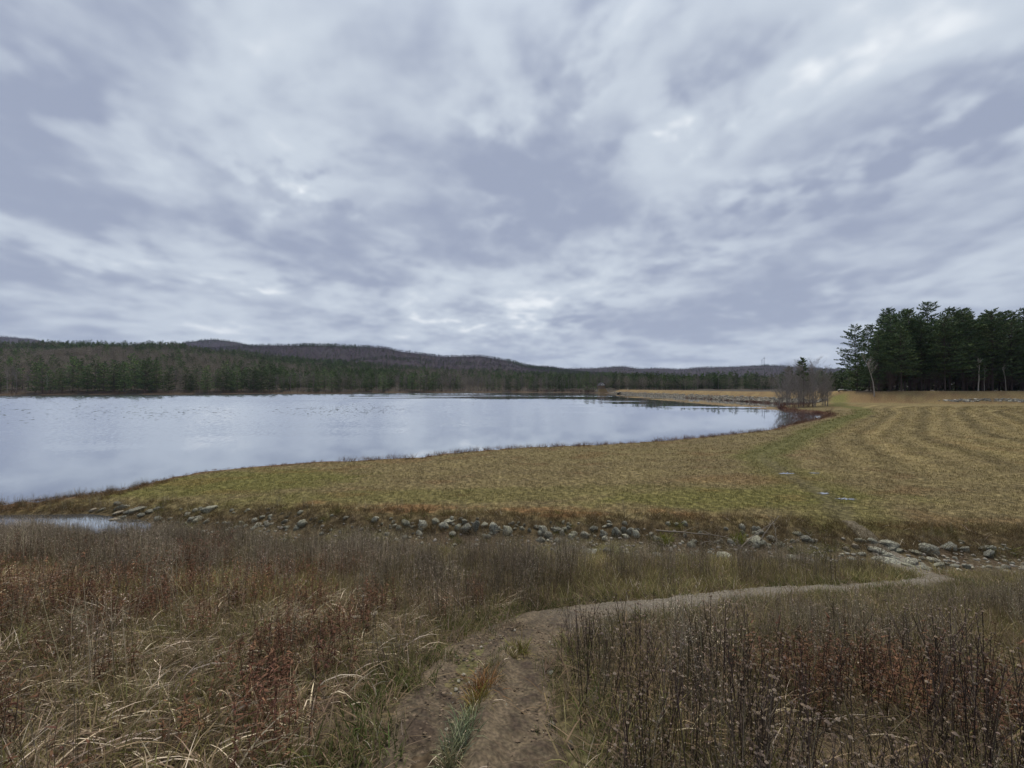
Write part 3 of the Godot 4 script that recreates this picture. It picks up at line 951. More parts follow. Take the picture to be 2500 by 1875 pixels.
func pine_meshes(h: float, clear: float, reach: float, gap: float, detail: float, dead: float) -> Array:
	var tr := Buf.new()
	var cr := Buf.new()
	var bark := col(0.075, 0.062, 0.052)
	var bend := Vector3(rf(-0.3, 0.3), 0, rf(-0.3, 0.3))
	var pts := PackedVector3Array()
	for i in 7:
		var t := i / 6.0
		pts.push_back(Vector3(bend.x * t * t, h * t * 0.98, bend.z * t * t))
	tr.tube(pts, 0.009 * h + 0.03, 0.02, 7, bark)
	var y := clear * rf(0.75, 1.0)
	var lop := rf(0, TAU)
	while y < h * 0.985:
		var t := clampf((y - clear) / (h - clear), 0.0, 1.0)
		var prof := (pow(1.0 - t, 0.62) * 0.92 + 0.10) * (0.72 + 0.28 * smoothstep(-0.05, 0.3, t))
		for b in rng.randi_range(4, 6):
			var a := rf(0, TAU)
			var l := reach * prof * rf(0.6, 1.12) * (1.0 + 0.18 * cos(a - lop))
			var base_ := Vector3(bend.x * pow(y / h, 2.0), y + rf(-0.25, 0.25), bend.z * pow(y / h, 2.0))
			var dir := Vector3(cos(a), rf(-0.08, 0.12) + 0.55 * t * t, sin(a)).normalized()
			var tip := base_ + dir * l + Vector3(0, l * 0.10, 0)
			var bp := PackedVector3Array([base_, base_.lerp(tip, 0.5) - Vector3(0, l * 0.04, 0), tip])
			tr.tube(bp, 0.02 + 0.012 * l, 0.012, 3, bark * 0.9)
			if y < clear and rng.randf() < dead: continue
			var side := Vector3(-dir.z, 0, dir.x).normalized()
			var n := int(maxf(4.0, l * 5.2 * detail))
			var tone := (col(0.030, 0.050, 0.022).lerp(col(0.068, 0.088, 0.032), rng.randf() * rng.randf())) * (1.5 if detail > 0.9 else 2.0)
			if detail < 0.9: tone = col(tone.r * 0.85, tone.g * 0.85, tone.b * 0.7)
			else: tone *= 1.3
			tone *= pine_tint
			for k in n:
				var f := 1.0 - pow(rng.randf(), 1.5) * 0.75
				var wide := l * 0.30 * sqrt(maxf(0.0, 1.0 - absf(f - 0.62) / 0.5)) + 0.12
				var p := base_.lerp(tip, f) + side * rf(-1, 1) * wide + Vector3(0, rf(-0.12, 0.2), 0)
				var out := (dir * rf(0.4, 1.2) + side * rf(-0.8, 0.8) + Vector3(0, rf(0.15, 0.7), 0)).normalized()
				var w := rf(0.10, 0.2) / sqrt(detail)
				var ln := rf(0.35, 0.75) / sqrt(detail)
				var sv := out.cross(Vector3(rf(-1, 1), rf(-1, 1), rf(-1, 1))).normalized() * w
				var kk := vary(tone, 0.3)
				cr.tri(p - sv, p + sv, p + out * ln, kk)
				var o2 := (out + Vector3(rf(-0.7, 0.7), rf(-0.2, 0.5), rf(-0.7, 0.7))).normalized()
				cr.tri(p - sv * 0.6, p + sv * 0.6, p + o2 * ln * 0.9, kk)
		y += gap * rf(0.75, 1.25)
	return [tr.mesh(), cr.mesh()]

func limb(m: Buf, p: Vector3, dir: Vector3, l: float, r: float, depth: int, k: Color, twigs: int, lift: float) -> void:
	var pts := PackedVector3Array([p])
	var t := dir.normalized()
	var n := 4 if depth > 1 else 2
	for i in n:
		t = (t + Vector3(rf(-0.22, 0.22), rf(-0.1, 0.15) + lift * 0.12, rf(-0.22, 0.22))).normalized()
		p += t * l / n
		pts.push_back(p)
	if depth >= 2: m.tube(pts, r, r * 0.35, 4 if depth > 2 else 3, k)
	else: m.blade(pts, r, t.cross(Vector3(rf(-1, 1), rf(-1, 1), rf(-1, 1))).normalized(), k)
	if depth == 0: return
	var c := twigs if depth == 1 else rng.randi_range(5, 8)
	for i in c:
		var f := rf(0.25, 1.0) * (n - 0.01)
		var at := pts[int(f)].lerp(pts[int(f) + 1], f - int(f))
		var a := rf(0, TAU)
		var off := Vector3(cos(a), rf(-0.2, 0.5), sin(a))
		limb(m, at, t * rf(0.5, 1.0) + off * rf(0.45, 0.95) + Vector3(0, lift * 0.35, 0), l * rf(0.34, 0.6), r * rf(0.35, 0.5), depth - 1, vary(k, 0.12), twigs, lift)

func bare_meshes(h: float, clear: float, spread: float, r: float, limbs: int, depth: int, twigs: int, k: Color, lean := Vector3.ZERO) -> Array:
	var tr := Buf.new()
	var cr := Buf.new()
	var pts := PackedVector3Array()
	for i in 6:
		var t := i / 5.0
		pts.push_back(Vector3(rf(-0.15, 0.15) * t * h * 0.12, h * 0.88 * t, rf(-0.15, 0.15) * t * h * 0.12) + lean * h * t * t)
	tr.tube(pts, r, r * 0.2, 6, k)
	for i in limbs:
		var f := lerpf(clear, 0.98, pow((i + rf(0, 1)) / limbs, 0.8)) * 4.999
		var at := pts[int(f)].lerp(pts[int(f) + 1], f - int(f))
		var a := rf(0, TAU)
		var up := rf(0.5, 1.3) + f * 0.12
		limb(cr, at, Vector3(cos(a), up, sin(a)), spread * rf(0.6, 1.1) * (1.15 - 0.11 * f), r * 0.42 * (1.1 - 0.13 * f), depth, vary(k, 0.1), twigs, 0.5)
	return [tr.mesh(), cr.mesh()]

func round_tree(h: float, r: float, n: int, k: Color) -> ArrayMesh:   # a far leafless tree: a trunk and a round haze of twigs
	var m := Buf.new()
	m.tube(PackedVector3Array([Vector3.ZERO, Vector3(0, h * 0.8, 0)]), 0.16, 0.05, 4, k * 1.1)
	for i in n:
		var d := Vector3(rng.randfn(0, 1), rng.randfn(0, 1), rng.randfn(0, 1)).normalized() * pow(rng.randf(), 0.45)
		var p := Vector3(d.x * r, h * 0.62 + d.y * h * 0.36, d.z * r)
		var out := (Vector3(d.x, d.y * 0.6 + 0.7, d.z) + Vector3(rf(-1, 1), rf(-1, 1), rf(-1, 1)) * 0.8).normalized()
		var s := out.cross(Vector3(rf(-1, 1), rf(-1, 1), rf(-1, 1))).normalized() * rf(0.05, 0.13)
		m.tri(p - s, p + s, p + out * rf(0.9, 2.2), vary(k, 0.25))
	return m.mesh()

func joined(parts: Array) -> ArrayMesh:   # trunk and crown as one mesh for the far woods
	var m := Buf.new()
	for p in parts:
		var a: Array = p.surface_get_arrays(0)
		m.v.append_array(a[Mesh.ARRAY_VERTEX])
		m.c.append_array(a[Mesh.ARRAY_COLOR])
	return m.mesh()

var bark_mat: StandardMaterial3D
var needle_mat: StandardMaterial3D
var twig_mat: StandardMaterial3D

func tree(called: String, kind: Array, at: Vector3, size: float, turn: float, label: String, category: String, group := "", needles := false) -> Node3D:
	var o := base(called, at, turn)
	o.scale = Vector3(size, size, size)
	tag(o, label, category, group)
	put("trunk", kind[0], bark_mat, o)
	put("crown", kind[1], needle_mat if needles else twig_mat, o)
	return o

func make_grove() -> void:
	var kinds := []
	for i in 5: kinds.append(pine_meshes(rf(21, 24), rf(3.0, 6.0), rf(5.0, 6.4), 0.5, 1.15, 0.4))
	var spots := []
	for i in 15:   # front row
		spots.append([103.0 + i * 3.7 + rf(-1.4, 1.4), 110.0 + rf(-1.5, 2.5), 0])
	for i in 14:
		spots.append([105.5 + i * 4.2 + rf(-1.6, 1.6), 116.0 + rf(-2, 2), 1])
	for i in 13:
		spots.append([109 + i * 4.6 + rf(-2, 2), 123.0 + rf(-2.5, 2.5), 2])
	for i in 13:
		spots.append([114 + i * 5.0 + rf(-2, 2), 131.0 + rf(-2.5, 2.5), 2])
	var words := ["first", "second", "third", "fourth", "fifth", "sixth", "seventh", "eighth", "ninth", "tenth", "eleventh", "twelfth", "thirteenth", "fourteenth", "fifteenth"]
	var c := 0
	for s in spots:
		var a: float = (s[0] - 102.0) / 60.0
		var tall: float = lerpf(0.72, 0.98, smoothstep(-0.02, 0.2, a)) * rf(0.88, 1.06) * (1.0 + 0.06 * s[2])
		var label := ""
		if s[2] == 0: label = "%s tall dark pine from the left in the grove's front row on the embankment" % words[c]
		else: label = "tall dark pine standing behind the front row of the embankment grove"
		if c == 0: label = "outermost pine of the embankment grove, its layered boughs reaching over the lake side"
		tree("pine_tree", kinds[rng.randi_range(0, 4)], on(s[0], s[1], -0.1), tall, rf(0, TAU), label, "pine tree", "pines of the embankment grove" if s[2] > 0 else "front pines of the embankment grove", true)
		c += 1
	# young pine with low boughs at the grove's left corner
	var young := pine_meshes(11, 0.6, 3.6, 0.5, 1.1, 0.0)
	tree("pine_tree", young, on(99.0, 114, -0.1), 0.95, 0.3, "small pine with low ragged boughs at the grove's left corner", "pine tree", "", true)
	var dark := []
	for i in 2: dark.append(pine_meshes(9, 0.2, 3.4, 0.5, 0.8, 0.0))
	for i in 46:
		var x := 104.0 + i * 1.7 + rf(-1, 1)
		tree("hemlock_tree", dark[i % 2], on(x, 127.0 + rf(-8, 22), -0.1), rf(0.5, 1.05), rf(0, TAU), "young dark hemlock growing deep in the shade of the embankment grove", "hemlock", "hemlocks inside the grove", true)
	# birches and dead trunks before the dark grove
	var pale := col(0.30, 0.27, 0.235)
	var b1 := bare_meshes(11.5, 0.5, 3.0, 0.13, 13, 2, 8, pale, Vector3(-0.22, 0, 0.0))
	tree("birch_tree", b1, on(97.0, 106.5, -0.1), 1.0, 0.0, "pale birch leaning left before the left end of the dark grove", "birch tree")
	var b2 := bare_meshes(9.5, 0.72, 1.7, 0.14, 9, 2, 8, pale * 1.15, Vector3(0.09, 0, 0))
	tree("birch_tree", b2, on(124.6, 106.3, -0.1), 1.0, 0.0, "straight white birch trunk shining before the middle of the grove", "birch tree")
	var b3 := bare_meshes(7.0, 0.7, 1.6, 0.09, 7, 2, 6, pale * 0.8, Vector3(0.08, 0, 0))
	tree("birch_tree", b3, on(126.8, 106.8, -0.1), 1.0, 0.5, "thin grey birch just right of the white birch trunk", "birch tree")
	tree("birch_tree", b3, on(132.8, 106.9, -0.1), 1.05, 2.6, "slanting grey birch farthest right before the grove", "birch tree")
	# leafless shrubs along the foot of the grove
	var shrub := []
	for i in 3: shrub.append(joined(bare_meshes(4.6, 0.05, 2.2, 0.07, 22, 2, 9, col(0.075, 0.056, 0.050))))
	for i in 44:
		var x := 98.5 + i * 1.25 + rf(-0.8, 0.8)
		var o := put("bare_shrub", shrub[i % 3], twig_mat)
		o.position = on(x, 107.8 + rf(-0.6, 6.0))
		o.scale = Vector3.ONE * rf(0.6, 1.3)
		o.rotation.y = rf(0, TAU)
		tag(o, "dark leafless shrub at the foot of the embankment pine grove", "shrub", "shrubs under the pine grove")
	# the leafless clump where the dam begins
	var clump := []
	for i in 4: clump.append(bare_meshes(rf(11, 13), 0.05, 3.4, 0.09, 28, 3, 6, col(0.215, 0.19, 0.17)))
	var at := [[66.5, 95.5, 0.72], [68.5, 98, 0.9], [70.0, 96.0, 1.0], [71.6, 99.5, 1.08], [73.2, 96.5, 1.0], [74.8, 99.0, 1.02], [76.3, 96.8, 0.86], [78.0, 99.5, 0.72], [67.3, 100, 0.8], [72.4, 95.0, 0.8], [76.0, 101.5, 0.92], [70.2, 101.8, 0.95], [79.4, 101.0, 0.55], [65.2, 97.5, 0.5], [69.0, 99.6, 0.96], [73.6, 101.5, 1.0], [67.8, 94.2, 0.66], [75.4, 95.0, 0.7], [71.0, 93.6, 0.6], [77.4, 97.6, 0.7], [68.2, 96.6, 0.5], [70.6, 97.8, 0.45], [73.4, 98.4, 0.5], [75.6, 97.0, 0.45], [72.0, 97.0, 0.5], [69.4, 94.8, 0.45], [66.4, 97.6, 0.6], [78.4, 100.4, 0.6]]
	for s in at:
		tree("leafless_tree", clump[rng.randi_range(0, 3)], on(s[0], s[1], -0.1), s[2] * 0.98, rf(0, TAU), "grey leafless small tree in the clump where dam meets shore", "bare tree", "leafless clump at the near end of the dam")
	var snag := pine_meshes(12.2, 7.5, 1.0, 0.6, 0.5, 0.9)
	tree("pine_tree", snag, on(72.3, 98.6, -0.1), 1.0, 0.0, "thin young pine whose tip stands out of the leafless clump", "pine tree", "", true)
	# red twigs along the water below the clump
	var red := []
	for i in 3: red.append(joined(bare_meshes(1.3, 0.02, 0.8, 0.02, 16, 2, 5, col(0.115, 0.065, 0.052))))
	for i in 34:
		var t := i / 33.0
		var p := Vector2(63, 90).lerp(Vector2(84, 103), t) if i < 20 else Vector2(52, 66).lerp(Vector2(61.5, 88), (i - 20) / 14.0)
		var o := put("red_twig_shrub", red[i % 3], twig_mat)
		o.position = on(p.x + rf(-1.5, 0.6), p.y + rf(-1, 1), -0.05)
		o.scale = Vector3(1.6, 1.0, 1.6) * rf(0.7, 1.3)
		o.rotation.y = rf(0, TAU)
		tag(o, "low reddish twig shrub on the bank below the leafless clump" if i < 20 else "low reddish twig shrub along the water in the bay's corner", "shrub", "red shrubs under the leafless clump" if i < 20 else "red shrubs in the corner of the bay")
	for i in 9:   # standing in the water
		var o := put("red_twig_shrub", red[i % 3], twig_mat)
		o.position = Vector3(39.0 + i * 0.95 + rf(-0.4, 0.4), -0.25, -(56.0 + i * 0.9 + rf(-0.6, 0.6)))
		o.scale = Vector3(1.3, 0.8, 1.3) * rf(0.8, 1.2)
		tag(o, "reddish water shrub growing out of the lake just off the field's shore", "shrub", "shrubs standing in the water")

func make_far_woods() -> void:
	var bark := col(0.118, 0.103, 0.092)
	var bares := []; var pines := []
	for i in 5: bares.append(bare_meshes(19, 0.3, 5.4, 0.2, 22, 2, 9, vary(bark * 1.4, 0.2)))
	for i in 2: bares.append(bare_meshes(19, 0.5, 3.6, 0.17, 13, 2, 7, col(0.20, 0.18, 0.16)))
	for i in 4:
		pine_tint = [0.75, 1.0, 1.35, 1.7][i]
		pines.append(pine_meshes(21, rf(1.0, 3.5), rf(5.6, 7.4), 0.95, 0.5, 0.2))
	pine_tint = 1.0
	var hem := []
	for i in 2: hem.append(pine_meshes(11, 0.3, 3.4, 0.8, 0.6, 0.0))
	# along the far shore and behind the dam: each tree of the front rows
	var line: Array[Vector2] = [Vector2(82, 392), Vector2(62, 424), Vector2(20, 444), Vector2(-80, 414), Vector2(-190, 354), Vector2(-270, 309), Vector2(-345, 273), Vector2(-420, 256)]
	var total := 0.0
	for i in line.size() - 1: total += line[i].distance_to(line[i + 1])
	var s := 0.0
	while s < total:
		var i := 0
		var r := s
		while r > line[i].distance_to(line[i + 1]) and i < line.size() - 2:
			r -= line[i].distance_to(line[i + 1])
			i += 1
		var dir := (line[i + 1] - line[i]).normalized()
		var inland := Vector2(dir.y, -dir.x)
		if inland.y < 0: inland = -inland
		var p := line[i] + dir * r
		var u := p.x / p.y   # bearing tells the stretch of shore
		var pine_share := 0.22
		var where := "in the leafless stretch of far shore left of the house"
		var key := "middle"
		if u < -1.12:
			pine_share = 0.3; where = "at the far left of the far shore"; key = "left"
		elif u < -0.9:
			pine_share = 0.92; where = "in the dense dark stand left on the far shore"; key = "stand"
		elif u < -0.78:
			pine_share = 0.5; where = "between the two dark stands of the far shore"; key = "gap"
		elif u < -0.6:
			pine_share = 0.75; where = "in the second dark stand of the far shore"; key = "second"
		elif u < -0.42:
			pine_share = 0.4; where = "right of the dark stands on the far shore"; key = "mixed"
		for row in 2:
			var off := rf(4.0, 9.0) if row == 0 else rf(12, 24)
			var q := p + inland * off + dir * rf(-1.8, 1.8)
			if rng.randf() < pine_share:
				tree("pine_tree", pines[rng.randi_range(0, 3)], on(q.x, q.y, -0.2), rf(0.7, 1.05) * ({"stand": 1.32, "second": 1.2}.get(key, 1.0)), rf(0, TAU), "dark green pine " + where, "pine tree", "far shore pines, " + key, true)
			else:
				tree("leafless_tree", bares[rng.randi_range(0, 6)], on(q.x, q.y, -0.2), rf(0.72, 1.08), rf(0, TAU), "grey leafless tree " + where, "bare tree", "far shore bare trees, " + key)
			if row == 0 and rng.randf() < 0.3:
				tree("hemlock_tree", hem[rng.randi_range(0, 1)], on(q.x + rf(-3, 3), q.y - 2.0, -0.2), rf(0.35, 0.8), rf(0, TAU), "small dark hemlock " + where, "hemlock", "far shore hemlocks, " + key, true)
		s += 5.6
	var birch := bare_meshes(14, 0.5, 3.2, 0.22, 12, 2, 7, col(0.32, 0.295, 0.26))
	tree("birch_tree", birch, on(-331, 283), 1.0, 0.0, "single pale trunked tree at the far left of the far shore", "birch tree")
	for i in 46:   # behind the dam
		var x := 105.0 + i * 4.4 + rf(-2, 2)
		var d := 430.0 - i * 2.2 + rf(-8, 8)
		if x / d < 0.245: continue
		if rng.randf() < 0.5:
			tree("pine_tree", pines[rng.randi_range(0, 3)], on(x, d, -0.3), rf(0.5, 0.82), rf(0, TAU), "dark green pine in the row of trees behind the dam", "pine tree", "pines behind the dam", true)
		else:
			tree("leafless_tree", bares[rng.randi_range(0, 6)], on(x, d, -0.3), rf(0.6, 0.85), rf(0, TAU), "grey leafless tree in the row behind the dam", "bare tree", "bare trees behind the dam")
	# the rest of the wood as one mass
	var low := []
	for i in 4: low.append(round_tree(rf(15, 18), rf(4.0, 5.4), 230, vary(col(0.185, 0.162, 0.130), 0.2)))
	for i in 3:
		pine_tint = [0.8, 1.2, 1.65][i]
		low.append(joined(pine_meshes(20, rf(1.5, 4.0), rf(4.4, 5.4), 1.5, 0.28, 0.1)))
	pine_tint = 1.0
	var places := lists(7)
	var n := 0
	while n < 27000:
		var a := rf(-1.42, 0.9)
		var brow := rise_at(a)
		var d := sqrt(rf(190.0 * 190.0, pow(brow.x + 60.0, 2.0)))
		var x := a * d
		var sd := shore(x, d)
		n += 1
		if sd < 22.0: continue
		if a > 0.18 and (d < 385.0 or x < 104.0): continue
		var m := n_low.get_noise_2d(x * 0.22, d * 0.22)
		var t := sd / (sd + maxf(brow.x - d, 1.0))
		m = m * 0.6 + 0.7 * n_low.get_noise_2d(x * 1.1 + 500.0, d * 0.6)
		var share := 0.10 + 0.85 * smoothstep(0.03, 0.2, m) + 0.5 * smoothstep(0.72, 0.95, t) * smoothstep(0.1, -0.3, a)
		share += 0.3 * smoothstep(0.1, 0.3, a)
		if a < -0.95 and t < 0.7: share *= 0.4
		var k := rng.randi_range(4, 6) if rng.randf() < share else rng.randi_range(0, 3)
		var size := rf(0.65, 1.05) * (0.9 if k < 4 else 0.8)
		places[k].append([Transform3D(Basis(Vector3.UP, rf(0, TAU)).scaled(Vector3(size, size * rf(0.85, 1.15), size)), on(x, d, -0.3)), shade(0.2)])
	scatter("woods", low, places, vmat(0.9, 0.15, 0.3), "leafless grey wood with dark green pines climbing the rise beyond the lake")
	# brush at the far water's edge
	var brush := []
	for i in 3: brush.append(joined(bare_meshes(2.2, 0.03, 1.5, 0.04, 12, 1, 10, col(0.105, 0.072, 0.055))))
	var pb := lists(3)
	for i in 900:
		var j := rng.randi_range(0, line.size() - 2)
		var p := line[j].lerp(line[j + 1], rng.randf())
		var q := Vector2(p.x, p.y + rf(-3.5, 8))
		if shore(q.x, q.y) < 0.3: continue
		pb[i % 3].append([Transform3D(Basis(Vector3.UP, rf(0, TAU)).scaled(Vector3(1.4, 1, 1.4) * rf(0.5, 1.3)), on(q.x, q.y)), shade(0.25)])
	scatter("shore_brush", brush, pb, vmat(0.9, 0.15), "low reddish brush along the far water's edge")

func make_hills() -> void:
	var conifer := []
	for i in 2: conifer.append(joined(pine_meshes(15, 0.5, 4.2, 2.6, 0.16, 0.0)))
	var leafless := []
	for i in 3: leafless.append(round_tree(12, 5.4, 120, vary(col(0.098, 0.083, 0.088), 0.1)))
	var spots := []
	hill("hill", "brown wooded ridge sloping down to the right beyond the far shore", [[-1.0, 110, 1500], [-0.70, 168, 1600], [-0.565, 176, 1600], [-0.47, 178, 1620], [-0.39, 176, 1650], [-0.328, 173, 1650], [-0.275, 154, 1650], [-0.171, 134, 1650], [-0.081, 136, 1650], [-0.008, 118, 1650], [0.03, 98, 1650], [0.082, 84, 1650], [0.2, 62, 1600], [0.4, 40, 1500]], 800, 20, 14400, col(0.045, 0.038, 0.042), spots)
	hill("mountain", "far purple grey hill with a rounded summit", [[-0.98, 190, 2600], [-0.857, 278, 2600], [-0.822, 304, 2600], [-0.757, 322, 2600], [-0.705, 308, 2600], [-0.659, 284, 2600], [-0.566, 276, 2600], [-0.473, 262, 2600], [-0.35, 215, 2600]], 1500, 60, 6400, col(0.045, 0.038, 0.042), spots)
	hill("mountain", "far purple grey hill running out of sight on the left", [[-1.5, 330, 2600], [-1.29, 340, 2600], [-1.218, 328, 2600], [-1.16, 300, 2600], [-1.08, 270, 2600], [-0.94, 200, 2600]], 1500, 60, 5200, col(0.045, 0.038, 0.042), spots)
	hill("hill", "long low wooded hill beyond the dam", [[-0.03, 120, 2700], [0.028, 145, 2700], [0.082, 153, 2700], [0.134, 136, 2700], [0.197, 137, 2700], [0.278, 150, 2700], [0.325, 133, 2700], [0.363, 138, 2700], [0.42, 131, 2700], [0.48, 143, 2700], [0.552, 147, 2700], [0.605, 153, 2700], [0.638, 159, 2700], [0.67, 155, 2700], [0.692, 150, 2700], [0.75, 143, 2700], [0.794, 136, 2700], [0.833, 133, 2700], [0.95, 130, 2700], [1.4, 140, 2700]], 1000, 10, 13000, col(0.045, 0.038, 0.042), spots)
	var places := lists(5)
	for p in spots:
		var m := n_low.get_noise_2d(p.x * 0.07, p.z * 0.16)
		var share := 0.10 + 0.75 * smoothstep(0.08, 0.35, m)
		var k := 3 + rng.randi_range(0, 1) if rng.randf() < share else rng.randi_range(0, 2)
		var size := rf(0.55, 0.95) * (1.0 if k < 3 else 0.9)
		places[k].append([Transform3D(Basis(Vector3.UP, rf(0, TAU)).scaled(Vector3(size, size, size)), p - Vector3(0, 0.6, 0)), shade(0.2)])
	scatter("hill_forest", leafless + conifer, places, vmat(0.95, 0.1, 0.3), "leafless forest with dark pine patches covering the distant hills")
	# two masts on the farthest summit
	for t in [[0.629, 38.0, "shorter antenna mast on the distant summit beyond the dam"], [0.6345, 50.0, "taller antenna mast with a whip on the distant summit beyond the dam"]]:
		var o := base("antenna_mast", Vector3(t[0] * 2690.0, 156, -2690))
		tag(o, t[2], "mast", "")
		var grey := vmat(0.6)
		var m := Buf.new()
		m.tube(PackedVector3Array([Vector3.ZERO, Vector3(0, t[1], 0)]), 1.6, 1.1, 6, col(0.33, 0.35, 0.38))
		put("pole", m.mesh(), grey, o)
		m = Buf.new()
		m.box(Vector3(-5, t[1] - 1, -5), Vector3(5, t[1] + 1.0, 5), col(0.3, 0.32, 0.35))
		put("platform", m.mesh(), grey, o)
		m = Buf.new()
		m.tube(PackedVector3Array([Vector3(1, t[1] + 1.0, 0), Vector3(1, t[1] * 1.35, 0)]), 0.6, 0.3, 5, col(0.4, 0.42, 0.45))
		put("antenna", m.mesh(), grey, o)

# ---------------------------------------------------------------- stones
# x, d, width, height of each stone in and by the ditch
const STONES: Array[float] = [-3.35,12.36,0.21,0.13,-3.25,12.24,0.25,0.19,-2.72,12.12,0.37,0.28,-2.36,12.24,0.28,0.19,-2.08,12,0.34,0.23,-1.32,11.76,0.42,0.39,-1.07,11.76,0.24,0.39,-0.81,11.88,0.27,0.18,-0.52,11.64,0.42,0.39,-0.39,11.64,0.18,0.22,-0.13,11.53,0.38,0.27,0.13,11.76,0.14,0.09,0.37,11.76,0.09,0.15,0.28,11.64,0.18,0.12,0.51,11.53,0.15,0.18,0.73,11.64,0.21,0.12,0.89,11.42,0.35,0.32,1.02,11.3,0.29,0.2,1.28,11.53,0.47,0.09,1.43,11.3,0.17,0.29,1.63,11.53,0.18,0.12,1.64,11.19,0.17,0.14,2.04,11.19,0.32,0.23,2.58,11.19,0.26,0.17,2.59,11.08,0.17,0.14,0.06,10.44,0.13,0.16,0.45,10.65,0.08,0.16,1.54,10.34,0.29,0.24,2,10.24,0.47,0.16,2.46,10.34,0.29,0.19,0.78,11.08,0.28,0.17,-1.58,12,0.15,0.08,-1.89,12.24,0.38,0.09,-2.99,12.12,0.19,0.12,-3.58,12.24,0.19,0.13,-0.58,11.53,0.18,0.12,2.69,11.53,0.18,0.07,2.56,11.19,0.17,0.26,2.94,11.19,0.29,0.34,3.15,11.3,0.17,0.2,3.33,11.19,0.26,0.23,3.45,11.08,0.26,0.27,3.18,11.08,0.26,0.11,3.86,11.08,0.17,0.17,3.94,10.86,0.28,0.22,4.75,10.97,0.11,0.14,4.9,10.76,0.22,0.17,6.47,10.54,0.54,0.35,5.23,9.84,0.4,0.21,7.7,10.75,0.25,0.12,7.41,10.54,0.19,0.11,2.44,10.24,0.24,0.16,2.85,10.34,0.08,0.08,2.93,10.04,0.21,0.18,3.13,9.94,0.33,0.13,3.61,9.94,0.31,0.18,3.84,9.74,0.3,0.12,4.28,9.84,0.25,0.1,4.73,9.84,0.2,0.08,7.02,10.44,0.27,0.11,6.78,9.55,0.49,0.22,7.1,9.55,0.44,0.17,4.19,10.97,0.2,0.11,7.82,10.54,0.32,0.19,6.94,10.65,0.25,0.16,3.38,9.84,0.23,0.1,4.08,9.84,0.2,0.09,4.53,9.84,0.2,0.09,4.98,9.84,0.18,0.08,8.49,10.13,0.17,0.11,8.8,10.24,0.28,0.13,8.72,9.94,0.25,0.12,8.22,9.65,0.22,0.06,9.35,10.34,0.28,0.19,9.1,10.44,0.31,0.11,9.69,10.23,0.56,0.19,9.24,10.03,0.55,0.15,9.27,9.84,0.41,0.16,9.59,10.13,0.34,0.13,9.71,10.03,0.23,0.13,8.88,9.65,0.36,0.16,9.02,9.46,0.52,0.12,9.27,9.65,0.24,0.1,9.42,9.46,0.48,0.26,10.07,9.94,0.31,0.12,10.33,9.94,0.44,0.31,9.93,9.65,0.16,0.1,10.09,9.55,0.38,0.12,9.45,9.18,0.38,0.12,9.91,9.27,0.31,0.12,10.2,9.36,0.18,0.08,10.28,9.27,0.21,0.08,11.02,10.03,0.42,0.19,11.27,9.94,0.29,0.12,11.85,9.93,0.42,0.15,11.64,9.74,0.35,0.18,12.22,9.94,0.12,0.04,10.46,9.18,0.17,0.13,11.36,9.18,0.17,0.1,9.23,9.27,0.31,0.08,9.05,9.36,0.31,0.06,-16.79,16,0.41,0.22,-16.42,16,0.41,0.22,-16.14,16.32,0.46,0.23,-15.64,16,0.82,0.3,-14.85,15.69,0.88,0.29,-15.47,15.69,0.73,0.18,-15.07,15.69,0.58,0.18,-14.28,15.38,0.47,0.18,-14.09,15.53,0.47,0.22,-13.27,14.93,0.49,0.28,-15.19,15.23,0.71,0.21,-14.99,15.38,0.32,0.14,-11.52,14.35,0.43,0.3,-11.25,14.35,0.4,0.27,-11.54,14.93,0.21,0.17,-11.32,14.93,0.81,0.3,-11.59,14.35,0.32,0.26,-11.26,14.35,0.39,0.29,-10.76,14.06,0.32,0.25,-8.73,13.51,0.37,0.24,-7.47,13.12,0.35,0.18,-6.75,12.86,0.52,0.29,-8.24,13.12,0.13,0.08]

func rock_mesh(seed_: int, rough: float) -> ArrayMesh:
	var fn := FastNoiseLite.new()
	fn.seed = seed_; fn.frequency = 0.9; fn.fractal_octaves = 3
	var r := RandomNumberGenerator.new()
	r.seed = seed_
	var cuts := []
	for i in 11:
		cuts.append([Vector3(r.randf_range(-1, 1), r.randf_range(-0.6, 1), r.randf_range(-1, 1)).normalized(), r.randf_range(0.5, 0.8)])
	var st := SurfaceTool.new()
	st.begin(Mesh.PRIMITIVE_TRIANGLES)
	var na := 14
	var nb := 9
	for j in nb + 1:
		var el := PI * j / nb - PI / 2
		for i in na:
			var az := TAU * (i + 0.5 * (j % 2)) / na
			var p := Vector3(cos(el) * cos(az), sin(el), cos(el) * sin(az))
			for k in cuts:
				var over: float = p.dot(k[0]) - k[1]
				if over > 0.0: p -= k[0] * over * 0.92
			p *= 1.0 + fn.get_noise_3dv(p * 1.6) * rough
			st.add_vertex(p * 0.58)
	for j in nb:
		for i in na:
			var a := j * na + i
			var b := j * na + (i + 1) % na
			st.add_index(a); st.add_index(a + na); st.add_index(b)
			st.add_index(b); st.add_index(a + na); st.add_index(b + na)
	st.generate_normals()
	return st.commit()

